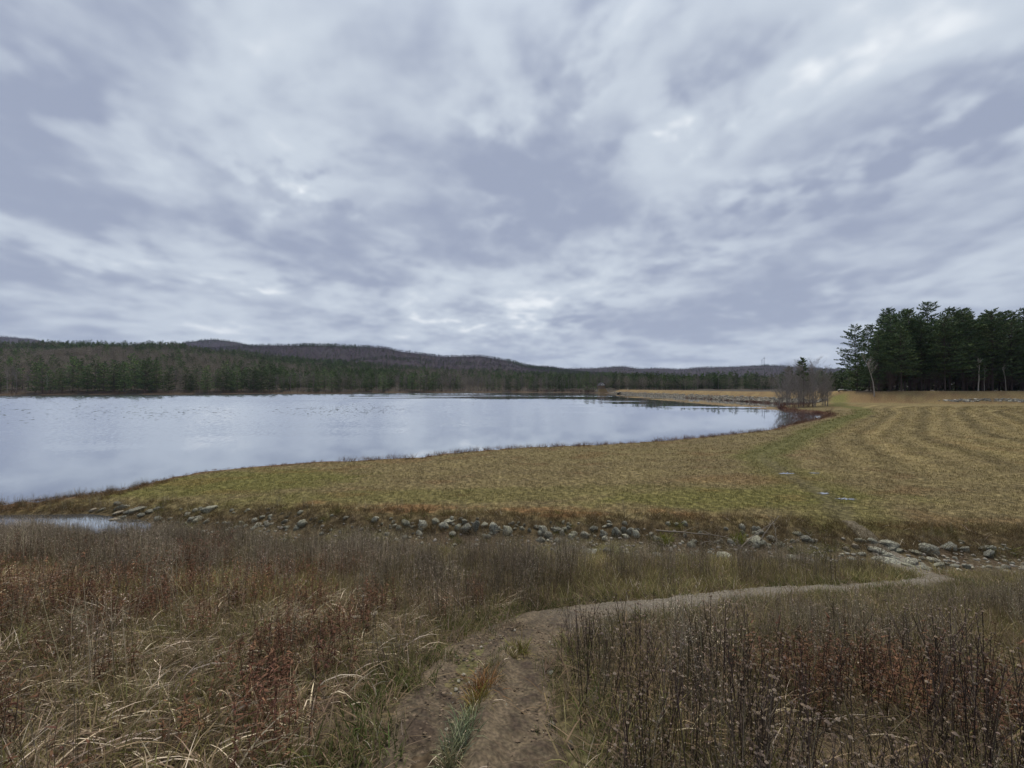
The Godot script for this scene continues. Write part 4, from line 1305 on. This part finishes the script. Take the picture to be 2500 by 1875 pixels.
func stone_mats() -> Array:
	var mats := []
	var tones := [col(0.27, 0.262, 0.195), col(0.20, 0.19, 0.15), col(0.42, 0.405, 0.315), col(0.13, 0.125, 0.105), col(0.26, 0.205, 0.15), col(0.225, 0.218, 0.18)]
	var bump := grain(256, 0.03, 0.0, 1.0, 60, 5)
	for k in tones.size():
		var m := StandardMaterial3D.new()
		var fn := FastNoiseLite.new()
		fn.seed = 70 + k; fn.frequency = 0.018; fn.fractal_octaves = 5
		var im := fn.get_seamless_image(256, 256)
		im.convert(Image.FORMAT_RGB8)
		var b := im.get_data()
		for i in range(0, b.size(), 3):
			var t := b[i] / 255.0
			var q: Color = tones[k] * lerpf(0.35, 1.35, smoothstep(0.15, 0.85, t))
			if t > 0.62: q = q.lerp(col(0.42, 0.43, 0.31), minf(1.0, (t - 0.62) * 7.0))   # lichen
			q = q.clamp().linear_to_srgb()
			b[i] = int(q.r * 255); b[i + 1] = int(q.g * 255); b[i + 2] = int(q.b * 255)
		m.albedo_texture = ImageTexture.create_from_image(Image.create_from_data(256, 256, false, Image.FORMAT_RGB8, b))
		m.uv1_triplanar = true
		m.uv1_scale = Vector3(1.7, 1.7, 1.7)
		m.uv1_offset = Vector3(k * 0.31, k * 0.17, 0)
		m.roughness = 0.9
		m.heightmap_enabled = true
		m.heightmap_texture = bump
		m.heightmap_scale = 2.0
		mats.append(m)
	return mats

func make_stones() -> void:
	rng.seed = 404
	var shapes := []
	for i in 9: shapes.append(rock_mesh(500 + i, 0.25))
	var mats := stone_mats()
	var special := {
		5: "large dark boulder, biggest in the middle of the stone row along the ditch", 8: "pale topped boulder at the right end of the middle boulder cluster",
		16: "rounded grey boulder half hidden by weeds in the stone row", 38: "square dark stone with a pale ring in the upright pair above the long stick", 41: "pale upright stone right beside the dark pair above the long stick",
		47: "big dome shaped grey boulder half buried under the ditch lip", 48: "white rounded stone alone on the floor of the ditch", 62: "moss covered yellow green stone beside the long stick",
		69: "small pinkish stone left of the stepping stones", 70: "rounded tan stone left of the stepping stones", 75: "long flat slab at the top of the stepping stones", 83: "large flat stone at the foot of the stepping stones",
		85: "tall angular grey boulder standing right of the stepping stones", 94: "upper flat stone of the stacked pair at the ditch's right end", 95: "lower block of the stacked pair at the ditch's right end",
		97: "small pale greenish stone poking out of the weeds on the right", 104: "dark broad stone nearest the inlet, middle of the left heap", 123: "small white stone among weeds left of the stone row",
	}
	var n := STONES.size() / 4
	for i in n:
		var x := STONES[i * 4]
		var d := STONES[i * 4 + 1]
		var w: float = STONES[i * 4 + 2] * 0.98
		var h := STONES[i * 4 + 3]
		var y := height(x, d)
		var at := Vector3(x, y + h * 0.10, -d)
		var right := i >= 69 and i < 101
		var o := put("field_stone", shapes[rng.randi_range(0, 8)], mats[0])
		o.position = at
		o.basis = Basis.from_euler(Vector3(rf(-0.15, 0.2), rf(-0.5, 0.5), rf(-0.25, 0.25))).scaled_local(Vector3(w, h * 1.1, w * rf(0.65, 0.95)))
		if i >= 101: w *= 0.75
		if i >= 101: o.basis = Basis.from_euler(Vector3(rf(-0.2, 0.2), rf(-0.4, 0.4), rf(0.1, 0.5))).scaled_local(Vector3(w, h * 0.8, w * 0.8))
		var tone: int = [0, 0, 1, 2, 3, 5][rng.randi_range(0, 5)]
		if i in [48, 123, 41]: tone = 2
		elif i in [69, 70]: tone = 4
		elif i in [5, 6, 38, 39, 94, 95]: tone = 3
		elif right: tone = [1, 5, 5, 1, 0][i % 5]
		elif i >= 101 and i < 116: tone = [1, 4, 3, 3, 1][i % 5]
		o.material_override = mats[tone]
		var label := "lichened grey fieldstone in the row along the ditch's far side"
		var group := "stones along the ditch's far side"
		if special.has(i):
			label = special[i]; group = ""
		elif right:
			label = "flat grey stone of the stepping stones where the path crosses the ditch"; group = "stepping stones in the ditch"
		elif i >= 101 and i < 116:
			label = "grey slanting rock of the heap above the inlet on the left"; group = "rocks above the inlet"
		elif i >= 116:
			label = "grey rock by the ditch between the inlet heap and the middle stone row"; group = "rocks left of the middle"
		elif i >= 51:
			label = "low grey stone on the ditch floor below the dead branches"; group = "stones on the ditch floor"
		tag(o, label, "stone", group)
		if i == 62: o.material_override = mossy()
	# smaller ones that fill the row, half sunk in the bank
	for i in 130:
		var x := rf(-8.5, 8.3) if i < 90 else rf(-16.5, -8.0)
		var e := rf(0.35, 1.25) * (1.0 if i < 90 else 1.3)
		var d := table(AXIS, x) + e
		var w := rf(0.10, 0.26)
		var o := put("field_stone", shapes[rng.randi_range(0, 8)], mats[[0, 1, 2, 3, 0, 5][rng.randi_range(0, 5)]])
		o.position = on(x, d, w * 0.08)
		o.basis = Basis.from_euler(Vector3(rf(-0.4, 0.4), rf(0, TAU), rf(-0.4, 0.4))).scaled_local(Vector3(w, w * rf(0.6, 0.9), w * 0.85))
		tag(o, "small stone half sunk in the ditch's far bank among the bigger ones" if i < 90 else "small stone half sunk in the bank near the inlet's rock heap", "stone", "small stones in the ditch's far bank" if i < 90 else "small stones near the inlet")
	# cobbles and gravel between them
	var pl := lists(9)
	for i in 1500:
		var x := rf(-17, 14)
		var e := rf(-0.8, 1.2) * rf(0.3, 1.0)
		var d := table(AXIS, x) + e
		if x < 1.0 and rng.randf() < 0.45: continue
		var s := rf(0.03, 0.14) * rf(0.5, 1.0)
		pl[rng.randi_range(0, 8)].append([Transform3D(Basis.from_euler(Vector3(rf(-1, 1), rf(0, TAU), rf(-1, 1))).scaled(Vector3(s, s * 0.7, s)), on(x, d, s * 0.1)), shade(0.3)])
	var gm := StandardMaterial3D.new()
	gm.vertex_color_use_as_albedo = true
	gm.albedo_color = col(0.23, 0.212, 0.168).linear_to_srgb()
	gm.roughness = 0.9
	scatter("gravel", shapes, pl, gm, "cobbles and gravel on the floor of the ditch")
	# stones pressed into the path
	var pp := lists(9)
	for i in 900:
		var t := rf(0.6, 5.2)
		var k := int(t)
		var p := PATH[k].lerp(PATH[k + 1], t - k)
		var off := rf(-0.1, 0.42) if rng.randf() < 0.7 else rf(-0.45, 0.45)
		var s := 0.009 + 0.04 * pow(rng.randf(), 2.2)
		pp[i % 9].append([Transform3D(Basis.from_euler(Vector3(rf(-0.5, 0.5), rf(0, TAU), rf(-0.5, 0.5))).scaled(Vector3(s, s * 0.6, s)), on(p.x + off, p.y, 0.012)), shade(0.3)])
	scatter("pebbles", shapes, pp, gm, "pebbles pressed into the mud of the path")
	var bits := lists(2)
	for i in 2600:
		var t := rf(0.6, 6.0)
		var k := int(t)
		var p := PATH[k].lerp(PATH[k + 1], t - k)
		var s := 0.004 + 0.018 * pow(rng.randf(), 1.6)
		bits[i % 2].append([Transform3D(Basis.from_euler(Vector3(rf(-0.5, 0.5), rf(0, TAU), rf(-0.5, 0.5))).scaled(Vector3(s * 1.4, s * 0.5, s)), on(p.x + rf(-1, 1) * p.z, p.y, 0.035)), col(0.125, 0.095, 0.068) * rf(0.35, 1.7)])
	scatter("mud_clods", [shapes[0], shapes[3]], bits, vmat(0.95, 0.1), "clods of dark mud and leaf bits trodden into the path")
	var more := [[0.235, 2.42, 0.085, "mottled grey green stone in the right rut of the path"], [-0.04, 2.62, 0.06, "flat pale stone on the left wall of the right rut"], [0.16, 2.12, 0.07, "pale round stone in the right rut at the path's near end"], [0.30, 3.18, 0.07, "grey stone where weeds overhang the right rut"], [0.16, 2.28, 0.05, "small flat stone lying in the right rut"], [-0.02, 2.03, 0.06, "rough brown stone on the path between the ruts"], [0.33, 2.25, 0.05, "yellowish stone at the right edge of the path"]]
	for q in more:
		var o := put("path_stone", shapes[rng.randi_range(0, 8)], mats[[0, 2, 4][rng.randi_range(0, 2)]])
		o.position = on(q[0], q[1], 0.02)
		o.basis = Basis.from_euler(Vector3(rf(-0.3, 0.3), rf(0, TAU), rf(-0.3, 0.3))).scaled_local(Vector3(q[2], q[2] * 0.5, q[2] * 0.75))
		tag(o, q[3], "stone")
	# rubble facing of the dam and of the embankment
	var pr := lists(9)
	for i in 9000:
		var t := rng.randf()
		var d := lerpf(112, 358, t * t * 0.6 + t * 0.4)
		var x := rf(76.0, 97.0)
		var y := height(x, d)
		if y < -0.25 or y > 1.6 + n_mid.get_noise_2d(x * 0.3, d * 0.3) * 0.5 or crest_gap(x, d) > 14.5: continue
		var s := rf(0.45, 1.0)
		pr[i % 9].append([Transform3D(Basis.from_euler(Vector3(rf(-1, 1), rf(0, TAU), rf(-1, 1))).scaled(Vector3(s, s * 0.7, s)), Vector3(x, y + 0.05, -d)), shade(0.35) * 0.72])
	for i in 5200:
		var x := rf(82.0, 168.0)
		var d := rf(90.0, 98.0)
		var y := height(x, d)
		var top := 2.45 + n_mid.get_noise_2d(x * 0.3, 5.0) * 0.4
		if x < 88.0: continue
		if y < 1.75 + n_mid.get_noise_2d(x * 0.3, 55.0) * 0.25 + 0.8 * smoothstep(94.0, 88.0, x) or y > top: continue
		var s := rf(0.3, 0.75)
		pr[i % 9].append([Transform3D(Basis.from_euler(Vector3(rf(-1, 1), rf(0, TAU), rf(-1, 1))).scaled(Vector3(s, s * 0.6, s)), Vector3(x, y + 0.02, -d)), shade(0.4) * (0.62 if rng.randf() < 0.85 else 1.5)])
	scatter("rubble", shapes, pr, gm, "grey rubble stones facing the dam and a strip of the embankment")

func mossy() -> StandardMaterial3D:
	var m := StandardMaterial3D.new()
	m.albedo_texture = grain(128, 0.06, 0.4, 1.0, 90)
	m.albedo_color = col(0.17, 0.16, 0.02).linear_to_srgb()
	m.uv1_triplanar = true
	m.roughness = 1.0
	return m

# ---------------------------------------------------------------- single plants, branches, built things
func make_details() -> void:
	rng.seed = 77
	var leaf := vmat(0.8, 0.25, 0.5)
	var wood := vmat(0.85, 0.2)
	# tufts along the ridge between the ruts
	var tufts := [
		[0.07, 3.52, 0.17, col(0.20, 0.20, 0.055), col(0.24, 0.175, 0.08), "yellow green sedge tuft farthest up the ridge between the ruts"],
		[-0.06, 3.44, 0.10, col(0.11, 0.13, 0.045), col(0.16, 0.15, 0.07), "low green leafy tuft just left of the farthest sedge tuft"],
		[-0.15, 3.05, 0.14, col(0.15, 0.15, 0.06), col(0.22, 0.18, 0.10), "sprawling dull green tuft on the middle of the path ridge"],
		[-0.20, 2.72, 0.19, col(0.27, 0.145, 0.06), col(0.22, 0.12, 0.055), "orange brown grass tuft on the path ridge"],
		[-0.22, 2.58, 0.15, col(0.17, 0.175, 0.04), col(0.25, 0.15, 0.06), "green and orange tuft just below the orange brown one"],
		[-0.27, 2.27, 0.15, col(0.16, 0.20, 0.11), col(0.26, 0.26, 0.16), "grey green grass tuft nearest the camera between the ruts"],
		[-0.30, 2.16, 0.13, col(0.13, 0.17, 0.10), col(0.24, 0.23, 0.14), "second grey green tuft, touching the nearest one"],
		[-0.12, 3.22, 0.10, col(0.17, 0.16, 0.065), col(0.24, 0.18, 0.10), "small olive tuft between the two upper tufts of the path ridge"],
		[0.0, 3.36, 0.09, col(0.20, 0.19, 0.07), col(0.27, 0.20, 0.11), "small tan tuft under the farthest sedge tuft"],
		[-0.13, 2.88, 0.12, col(0.16, 0.15, 0.07), col(0.25, 0.19, 0.11), "ragged tan green tuft above the orange brown tuft"],
		[-0.24, 2.43, 0.10, col(0.17, 0.19, 0.07), col(0.24, 0.22, 0.12), "small green tuft between orange tuft and grey green tufts"],
		[-0.33, 2.04, 0.12, col(0.15, 0.18, 0.10), col(0.28, 0.22, 0.13), "grass tuft cut off by the near edge of the view on the path ridge"],
		[4.13, 10.72, 0.32, col(0.17, 0.20, 0.03), col(0.22, 0.21, 0.06), "bright green sedge tuft in the ditch left of the long stick"],
		[6.02, 10.62, 0.34, col(0.15, 0.18, 0.03), col(0.22, 0.21, 0.06), "bright green sedge tuft under the end of the long stick"],
	]
	for t in tufts:
		var h: float = t[2]
		var m := blade_clump(150, h * 0.6, h * 1.35, 0.0035 if h < 0.25 else 0.006, Vector3.ZERO, 1.5, t[3], t[4], 0.05, h * 0.42)
		var o := put("grass_tuft", m, leaf)
		o.position = on(t[0], t[1], 0.03 if t[1] < 4 else -0.02)
		tag(o, t[5], "grass tuft")
	# stalks whose seed heads stand out
	var stalks := []
	var heads := []
	for i in 4:
		var hd := Buf.new()
		ball(hd, Vector3.ZERO, 1.0, [col(0.19, 0.145, 0.11), col(0.10, 0.072, 0.055), col(0.15, 0.11, 0.085), col(0.26, 0.20, 0.15)][i])
		heads.append(hd.mesh())
	for i in 5:
		var st := Buf.new()
		var tips := []
		var k := vary(col(0.10, 0.074, 0.06), 0.2)
		var pts := arc(Vector3.ZERO, up_dir(0.12), 0.62, 0.1, 4)
		st.tube(pts, 0.0026, 0.0014, 4, k)
		tips.append(pts[4])
		for j in 4 + i % 3:
			var f := rf(0.45, 0.9) * 3.99
			var at := pts[int(f)].lerp(pts[int(f) + 1], f - int(f))
			var w := arc(at, up_dir(rf(0.35, 0.8)), rf(0.10, 0.24), -0.3, 3)
			st.tube(w, 0.0016, 0.001, 3, k)
			tips.append(w[3])
		stalks.append([st.mesh(), tips])
	for i in 120:
		var x := 0.0
		var d := 0.0
		var near := i < 90
		if near:
			d = rf(1.15, 3.6); x = rf(0.35, minf(3.4, d * 1.25))
		else:
			d = rf(2.2, 6.0); x = rf(-d * 0.8, d * 1.1)
		var g := path_gap(x, d)
		if g.x < 0.12 or g.y > 4.0 and g.x < 2.2 and d < PATH[mini(int(g.y), PATH.size() - 1)].y + 0.9: continue
		var o := base("seed_head_stalk", on(x, d), rf(0, TAU))
		o.scale = Vector3.ONE * rf(0.8, 1.15) * (1.0 if near else 0.85)
		put("stem", stalks[i % 5][0], wood, o)
		for p in stalks[i % 5][1]:
			var hd := put("seed_head", heads[rng.randi_range(0, 3)], wood, o)
			hd.position = p
			hd.scale = Vector3.ONE * rf(0.0055, 0.009)
		tag(o, "dry brown stalk with round seed heads right of the path" if near else "dry seed stalk rising among the weeds farther up the slope", "weed", "seed stalks right of the path" if near else "seed stalks on the slope")
	# a bare twiggy shrub at the path's left edge, tall pale stalks, pale dead umbels
	var m := Buf.new()
	for i in 26:
		m.tube(arc(disc(0.06), up_dir(rf(0.25, 1.0)), rf(0.3, 0.62), -0.35, 4), 0.0028, 0.0012, 3, vary(col(0.21, 0.165, 0.12), 0.2))
	var o: Node3D = put("bare_twig_shrub", m.mesh(), wood)
	o.position = on(-0.93, 3.2, -0.02)
	tag(o, "small bare shrub of pale forked twigs at the path's left edge", "shrub")
	m = Buf.new()
	for i in 60:
		var pts := arc(disc(0.2), up_dir(rf(0.1, 0.7)), rf(0.35, 0.62), 0.2, 3)
		m.tube(pts, 0.003, 0.001, 3, vary(col(0.09, 0.05, 0.035), 0.2))
		for j in 26:
			var at := pts[rng.randi_range(1, 3)] + Vector3(rf(-1, 1), rf(-1, 1), rf(-1, 1)) * 0.05
			m.blade(arc(at, up_dir(2.0), rf(0.02, 0.05), 1.0, 2), 0.006, Vector3(rf(-1, 1), 0.2, rf(-1, 1)).normalized(), vary(col(0.115, 0.052, 0.035), 0.3))
	o = put("red_brown_bush", m.mesh(), leaf)
	o.position = on(-6.15, 7.95)
	o.scale = Vector3(1.3, 1.1, 1.1)
	tag(o, "dark red brown leafy bush standing out left of the weedy clearing", "shrub")
	var tall := [[-3.55, 4.6, 0.75, 0.55, "long pale broken stalk leaning left over the tan grass"], [-3.1, 4.7, 0.7, -0.75, "long pale stalk leaning right over the edge of the clearing"], [2.55, 4.6, 1.0, 0.45, "tall pale grass stem leaning left high over the right weeds"], [4.3, 5.2, 1.1, 0.5, "tall thin stem leaning over the weeds farthest right"], [1.4, 3.0, 0.7, 0.6, "pale bent grass stem among the right hand weeds"], [9.6, 10.75, 0.55, 0.5, "single pale stem leaning over the stepping stones"]]
	for t in tall:
		m = Buf.new()
		m.tube(arc(Vector3.ZERO, Vector3(-t[3], 1.0, 0.1), t[2], 0.25, 5), 0.0035, 0.0016, 4, col(0.36, 0.29, 0.18))
		o = put("pale_stalk", m.mesh(), wood)
		o.position = on(t[0], t[1])
		tag(o, t[4], "weed stalk")
	for i in 6:
		m = Buf.new()
		var pts := arc(Vector3.ZERO, up_dir(0.15), rf(0.42, 0.55), 0.05, 3)
		m.tube(pts, 0.0025, 0.0015, 4, col(0.10, 0.08, 0.06))
		for j in 22:
			var a := rf(0, TAU)
			var q := sqrt(rng.randf()) * 0.024
			var tip := pts[3] + Vector3(cos(a) * q, 0.02 + rf(0, 0.008), sin(a) * q)
			m.tube(PackedVector3Array([pts[3], tip]), 0.0008, 0.0006, 3, col(0.2, 0.16, 0.12))
			ball(m, tip, 0.0032, vary(col(0.33, 0.28, 0.21), 0.15))
		o = put("dead_umbel", m.mesh(), wood)
		o.position = on([-1.28, -1.12, -1.0, -1.2, -5.4, 5.3][i], [3.45, 3.2, 3.05, 2.9, 4.3, 6.6][i])
		tag(o, ["highest pale flat dead flower head left of the path", "pale flat flower head second from the top left of the path", "pale flat flower head third from the top left of the path", "lowest pale flat flower head left of the path", "single pale dead flower head on the far left slope", "pale dead flower head on the slope right of the path"][i], "dead flower")
	# the leaning plant with two broad leaves at the near end of the path
	o = base("dead_leafy_plant", on(-0.13, 1.92, 0.0))
	tag(o, "leaning dead plant with broad curled leaves at the path's near end", "weed")
	m = Buf.new()
	m.tube(arc(Vector3.ZERO, Vector3(0.1, 1, 0), 0.16, 0.0, 3), 0.003, 0.0018, 4, col(0.06, 0.045, 0.04))
	m.tube(arc(Vector3(-0.01, 0, 0), Vector3(-0.5, 1, -0.1), 0.2, 0.7, 5), 0.0025, 0.0015, 4, col(0.28, 0.21, 0.14))
	put("stem", m.mesh(), wood, o)
	for q in [[Vector3(0.015, 0.14, 0), Vector3(-1, 0.25, 0), 0.06, col(0.28, 0.23, 0.18)], [Vector3(0.01, 0.10, 0), Vector3(-0.8, 0.5, 0.1), 0.05, col(0.22, 0.23, 0.13)], [Vector3(-0.11, 0.13, 0), Vector3(-0.9, 0.15, 0), 0.05, col(0.34, 0.26, 0.16)]]:
		m = Buf.new()
		m.blade(arc(q[0], q[1], q[2], 0.9, 5), 0.011, Vector3(0.1, 0.5, 0.85).normalized(), q[3])
		put("leaf", m.mesh(), leaf, o)
	# dead branches lying in the ditch
	var sticks := [
		[Vector3(3.9, 0.32, 10.8), Vector3(5.95, 0.12, 10.55), 0.028, "long pale peeled branch lying across the ditch stones"], [Vector3(6.35, 0.05, 10.35), Vector3(7.2, 0.55, 10.75), 0.022, "thick grey branch slanting up at the right of the branch heap"],
		[Vector3(5.9, 0.08, 10.3), Vector3(7.05, 0.42, 10.7), 0.02, "curved branch lying over the middle of the branch heap"], [Vector3(5.4, 0.1, 10.1), Vector3(6.3, 0.1, 10.0), 0.014, "thin branch lying flat in front of the branch heap"],
		[Vector3(6.7, 0.0, 10.1), Vector3(6.95, 0.55, 10.6), 0.014, "forked grey branch standing at the back of the branch heap"], [Vector3(4.95, 0.1, 10.5), Vector3(5.4, 0.12, 10.4), 0.018, "short pale stick right of the sedge tuft"],
		[Vector3(5.9, 0.0, 9.95), Vector3(5.92, 0.36, 10.0), 0.012, "short upright stick at the left of the branch heap"], [Vector3(6.9, 0.05, 10.2), Vector3(7.9, 0.25, 10.4), 0.014, "grey branch trailing off to the right of the heap"], [Vector3(-1.1, 0.05, 3.4), Vector3(-0.72, 0.03, 3.75), 0.006, "pale stick lying on the grass at the path's left edge"],
	]
	for s in sticks:
		m = Buf.new()
		var a: Vector3 = s[0]; var b: Vector3 = s[1]
		var pts := PackedVector3Array()
		var at := on(a.x, a.z, a.y)
		for i in 7:
			var t := i / 6.0
			var p := at.lerp(on(b.x, b.z, b.y), t) + Vector3(rf(-1, 1), rf(-1, 1), rf(-1, 1)) * 0.02 + Vector3(0, sin(t * PI) * 0.05, 0)
			pts.push_back(p - at)
		m.tube(pts, s[2] * 0.75, s[2] * 0.25, 6, col(0.20, 0.175, 0.14))
		for i in 5:
			var q := pts[rng.randi_range(1, 5)]
			m.tube(arc(q, up_dir(1.2), rf(0.1, 0.45), 0.3, 3), s[2] * 0.35, 0.002, 3, vary(col(0.22, 0.19, 0.155), 0.2))
		o = put("dead_branch", m.mesh(), wood)
		o.position = at
		tag(o, s[3], "branch")
	# pools of water standing in the trail
	var wet := StandardMaterial3D.new()
	wet.albedo_color = Color(0.62, 0.63, 0.64)
	wet.metallic = 0.6
	wet.roughness = 0.05
	wet.metallic_specular = 0.9
	for q in [[12.75, 18.55, 0.55, 0.28, "puddle in the grass track, farther of the two"], [14.1, 18.6, 0.35, 0.16, "small puddle right of the farther one"], [11.3, 14.5, 0.32, 0.2, "upper part of the nearer puddle in the grass track"], [11.5, 13.75, 0.42, 0.2, "lower part of the nearer puddle in the grass track"], [57.0, 62.5, 1.3, 1.1, "pale puddle by the bend of the lake shore"]]:
		var fan := Buf.new()
		var ring := []
		for i in 28:
			var a := TAU * i / 28
			var r := 1.0 + n_fine.get_noise_2d(cos(a) * 1.3 + q[0] * 3.0, sin(a) * 1.3) * 1.3
			ring.append(Vector3(cos(a) * q[2] * r * 0.55, 0, sin(a) * q[3] * r * 0.5))
		for i in 28: fan.tri(Vector3.ZERO, ring[i], ring[(i + 1) % 28], Color.WHITE)
		o = put("puddle_water", fan.mesh(), wet)
		o.position = on(q[0], q[1], 0.018)
		tag(o, q[4], "", "", "structure")
	# small house on the bank at the dam's far end
	var hp := Vector3(83.5, 5.0, -372)
	o = base("small_house", hp, 0.25)
	tag(o, "little gabled house with pale gable above a brown bank at the dam's far end", "house")
	m = Buf.new(); m.box(Vector3(-2.2, -2.5, -3), Vector3(2.2, 2.5, 3), col(0.13, 0.095, 0.065)); put("wall", m.mesh(), wood, o)
	m = Buf.new()
	m.tri(Vector3(-2.3, 2.5, 3.02), Vector3(2.3, 2.5, 3.02), Vector3(0, 4.9, 3.02), col(0.62, 0.62, 0.6))
	put("gable", m.mesh(), wood, o)
	m = Buf.new()
	for s in [-1, 1]:
		m.quad(Vector3(0, 5.1, 3.5), Vector3(s * 2.9, 2.2, 3.5), Vector3(s * 2.9, 2.2, -3.4), Vector3(0, 5.1, -3.4), col(0.05, 0.05, 0.055))
		m.quad(Vector3(0, 4.9, 3.5), Vector3(s * 2.9, 2.0, 3.5), Vector3(s * 2.9, 2.2, 3.5), Vector3(0, 5.1, 3.5), col(0.06, 0.06, 0.06))
	put("roof", m.mesh(), wood, o)
	m = Buf.new(); m.box(Vector3(-0.5, 3.0, 3.04), Vector3(0.5, 3.9, 3.08), col(0.03, 0.03, 0.035)); put("window", m.mesh(), wood, o)
	m = Buf.new(); m.box(Vector3(-2.3, 2.2, 3.04), Vector3(2.3, 2.5, 3.1), col(0.03, 0.03, 0.03)); put("eave_board", m.mesh(), wood, o)
	o = base("bank_steps", Vector3(84.0, 0, -366))
	tag(o, "brown timbered bank stepping down from the house to the water", "retaining bank")
	for i in 4:
		m = Buf.new(); m.box(Vector3(-4.2 + i * 0.3, -1.0, -5.5), Vector3(3.2, 0.9 + i * 1.15, 4.5 - i * 2.2), vary(col(0.22, 0.16, 0.09), 0.12)); put("step", m.mesh(), wood, o)
	# dark intake by the dam, marker post on its crest, rail at its near end
	o = base("intake_box", Vector3(86.8, 0, -322))
	tag(o, "dark double block standing in the water against the dam", "intake")
	for s in [-0.7, 0.75]:
		m = Buf.new(); m.box(Vector3(s - 0.65, -0.5, -1), Vector3(s + 0.65, 1.25 + s * 0.2, 0.6), col(0.02, 0.02, 0.022)); put("block", m.mesh(), wood, o)
	m = Buf.new(); m.box(Vector3(-0.12, 0, -0.12), Vector3(0.12, 1.1, 0.12), col(0.7, 0.7, 0.66))
	o = put("marker_post", m.mesh(), wood); o.position = on(100.5, 345); tag(o, "small white marker post on the crest of the dam", "post")
	o = base("guard_rail", on(95.2, 115.5), 0.12)
	tag(o, "pale metal guard rail with flared end on the dam's near crest", "guard rail")
	m = Buf.new()
	m.tube(PackedVector3Array([Vector3(-0.9, 0.48, 0.3), Vector3(0, 0.62, 0), Vector3(2.0, 0.62, 0), Vector3(7.0, 0.62, -0.2)]), 0.17, 0.12, 6, col(0.5, 0.5, 0.49))
	put("rail", m.mesh(), wood, o)
	for i in 4:
		m = Buf.new(); m.box(Vector3(i * 2.2 - 0.1, -0.3, -0.35), Vector3(i * 2.2 + 0.1, 0.7, -0.18), col(0.10, 0.085, 0.07)); put("post", m.mesh(), wood, o)

func _ready() -> void:
	rng.seed = 20231
	# ---- camera, sky, light, exposure
	var cam := Camera3D.new()
	cam.name = "camera"
	cam.fov = 88.0
	cam.near = 0.05
	cam.far = 9000.0
	cam.position = Vector3(0, 5.0, 0)
	cam.rotation_degrees = Vector3(0.57, 0, 0)
	add_child(cam)
	cam.make_current()
	var env := Environment.new()
	env.background_mode = Environment.BG_SKY
	env.sky = Sky.new()
	env.sky.sky_material = make_sky()
	env.tonemap_mode = Environment.TONE_MAPPER_LINEAR
	env.tonemap_exposure = 2.0
	env.fog_enabled = true
	env.fog_density = 0.00005
	env.fog_light_color = Color(0.72, 0.77, 0.90)
	env.sdfgi_enabled = true
	env.ssao_enabled = true
	env.ssil_enabled = true
	var we := WorldEnvironment.new()
	we.name = "air"
	we.environment = env
	add_child(we)
	var sun := DirectionalLight3D.new()
	sun.name = "sun"
	sun.light_energy = 0.5
	sun.light_color = Color(1.0, 0.955, 0.88)
	sun.light_angular_distance = 40.0
	sun.shadow_enabled = true
	sun.rotation_degrees = Vector3(-60, 165, 0)
	add_child(sun)
	# ---- the lie of the land
	n_low.seed = 1; n_low.frequency = 0.02; n_low.fractal_octaves = 3
	n_mid.seed = 2; n_mid.frequency = 0.35; n_mid.fractal_octaves = 3
	n_fine.seed = 3; n_fine.frequency = 1.6; n_fine.fractal_octaves = 2
	var t0 := Time.get_ticks_msec()
	make_shore_field()
	make_ground()
	make_path()
	make_water()
	print("land ", Time.get_ticks_msec() - t0)
	bark_mat = vmat(0.9, 0.2)
	needle_mat = vmat(0.75, 0.3, 0.25)
	twig_mat = vmat(0.9, 0.15)
	rng.seed = 7
	make_hills()
	make_far_woods()
	print("woods ", Time.get_ticks_msec() - t0)
	rng.seed = 9
	make_grove()
	make_stones()
	rng.seed = 12
	make_weeds()
	print("weeds ", Time.get_ticks_msec() - t0)
	make_field_grass()
	make_ditch_plants()
	make_details()
	print("all ", Time.get_ticks_msec() - t0)
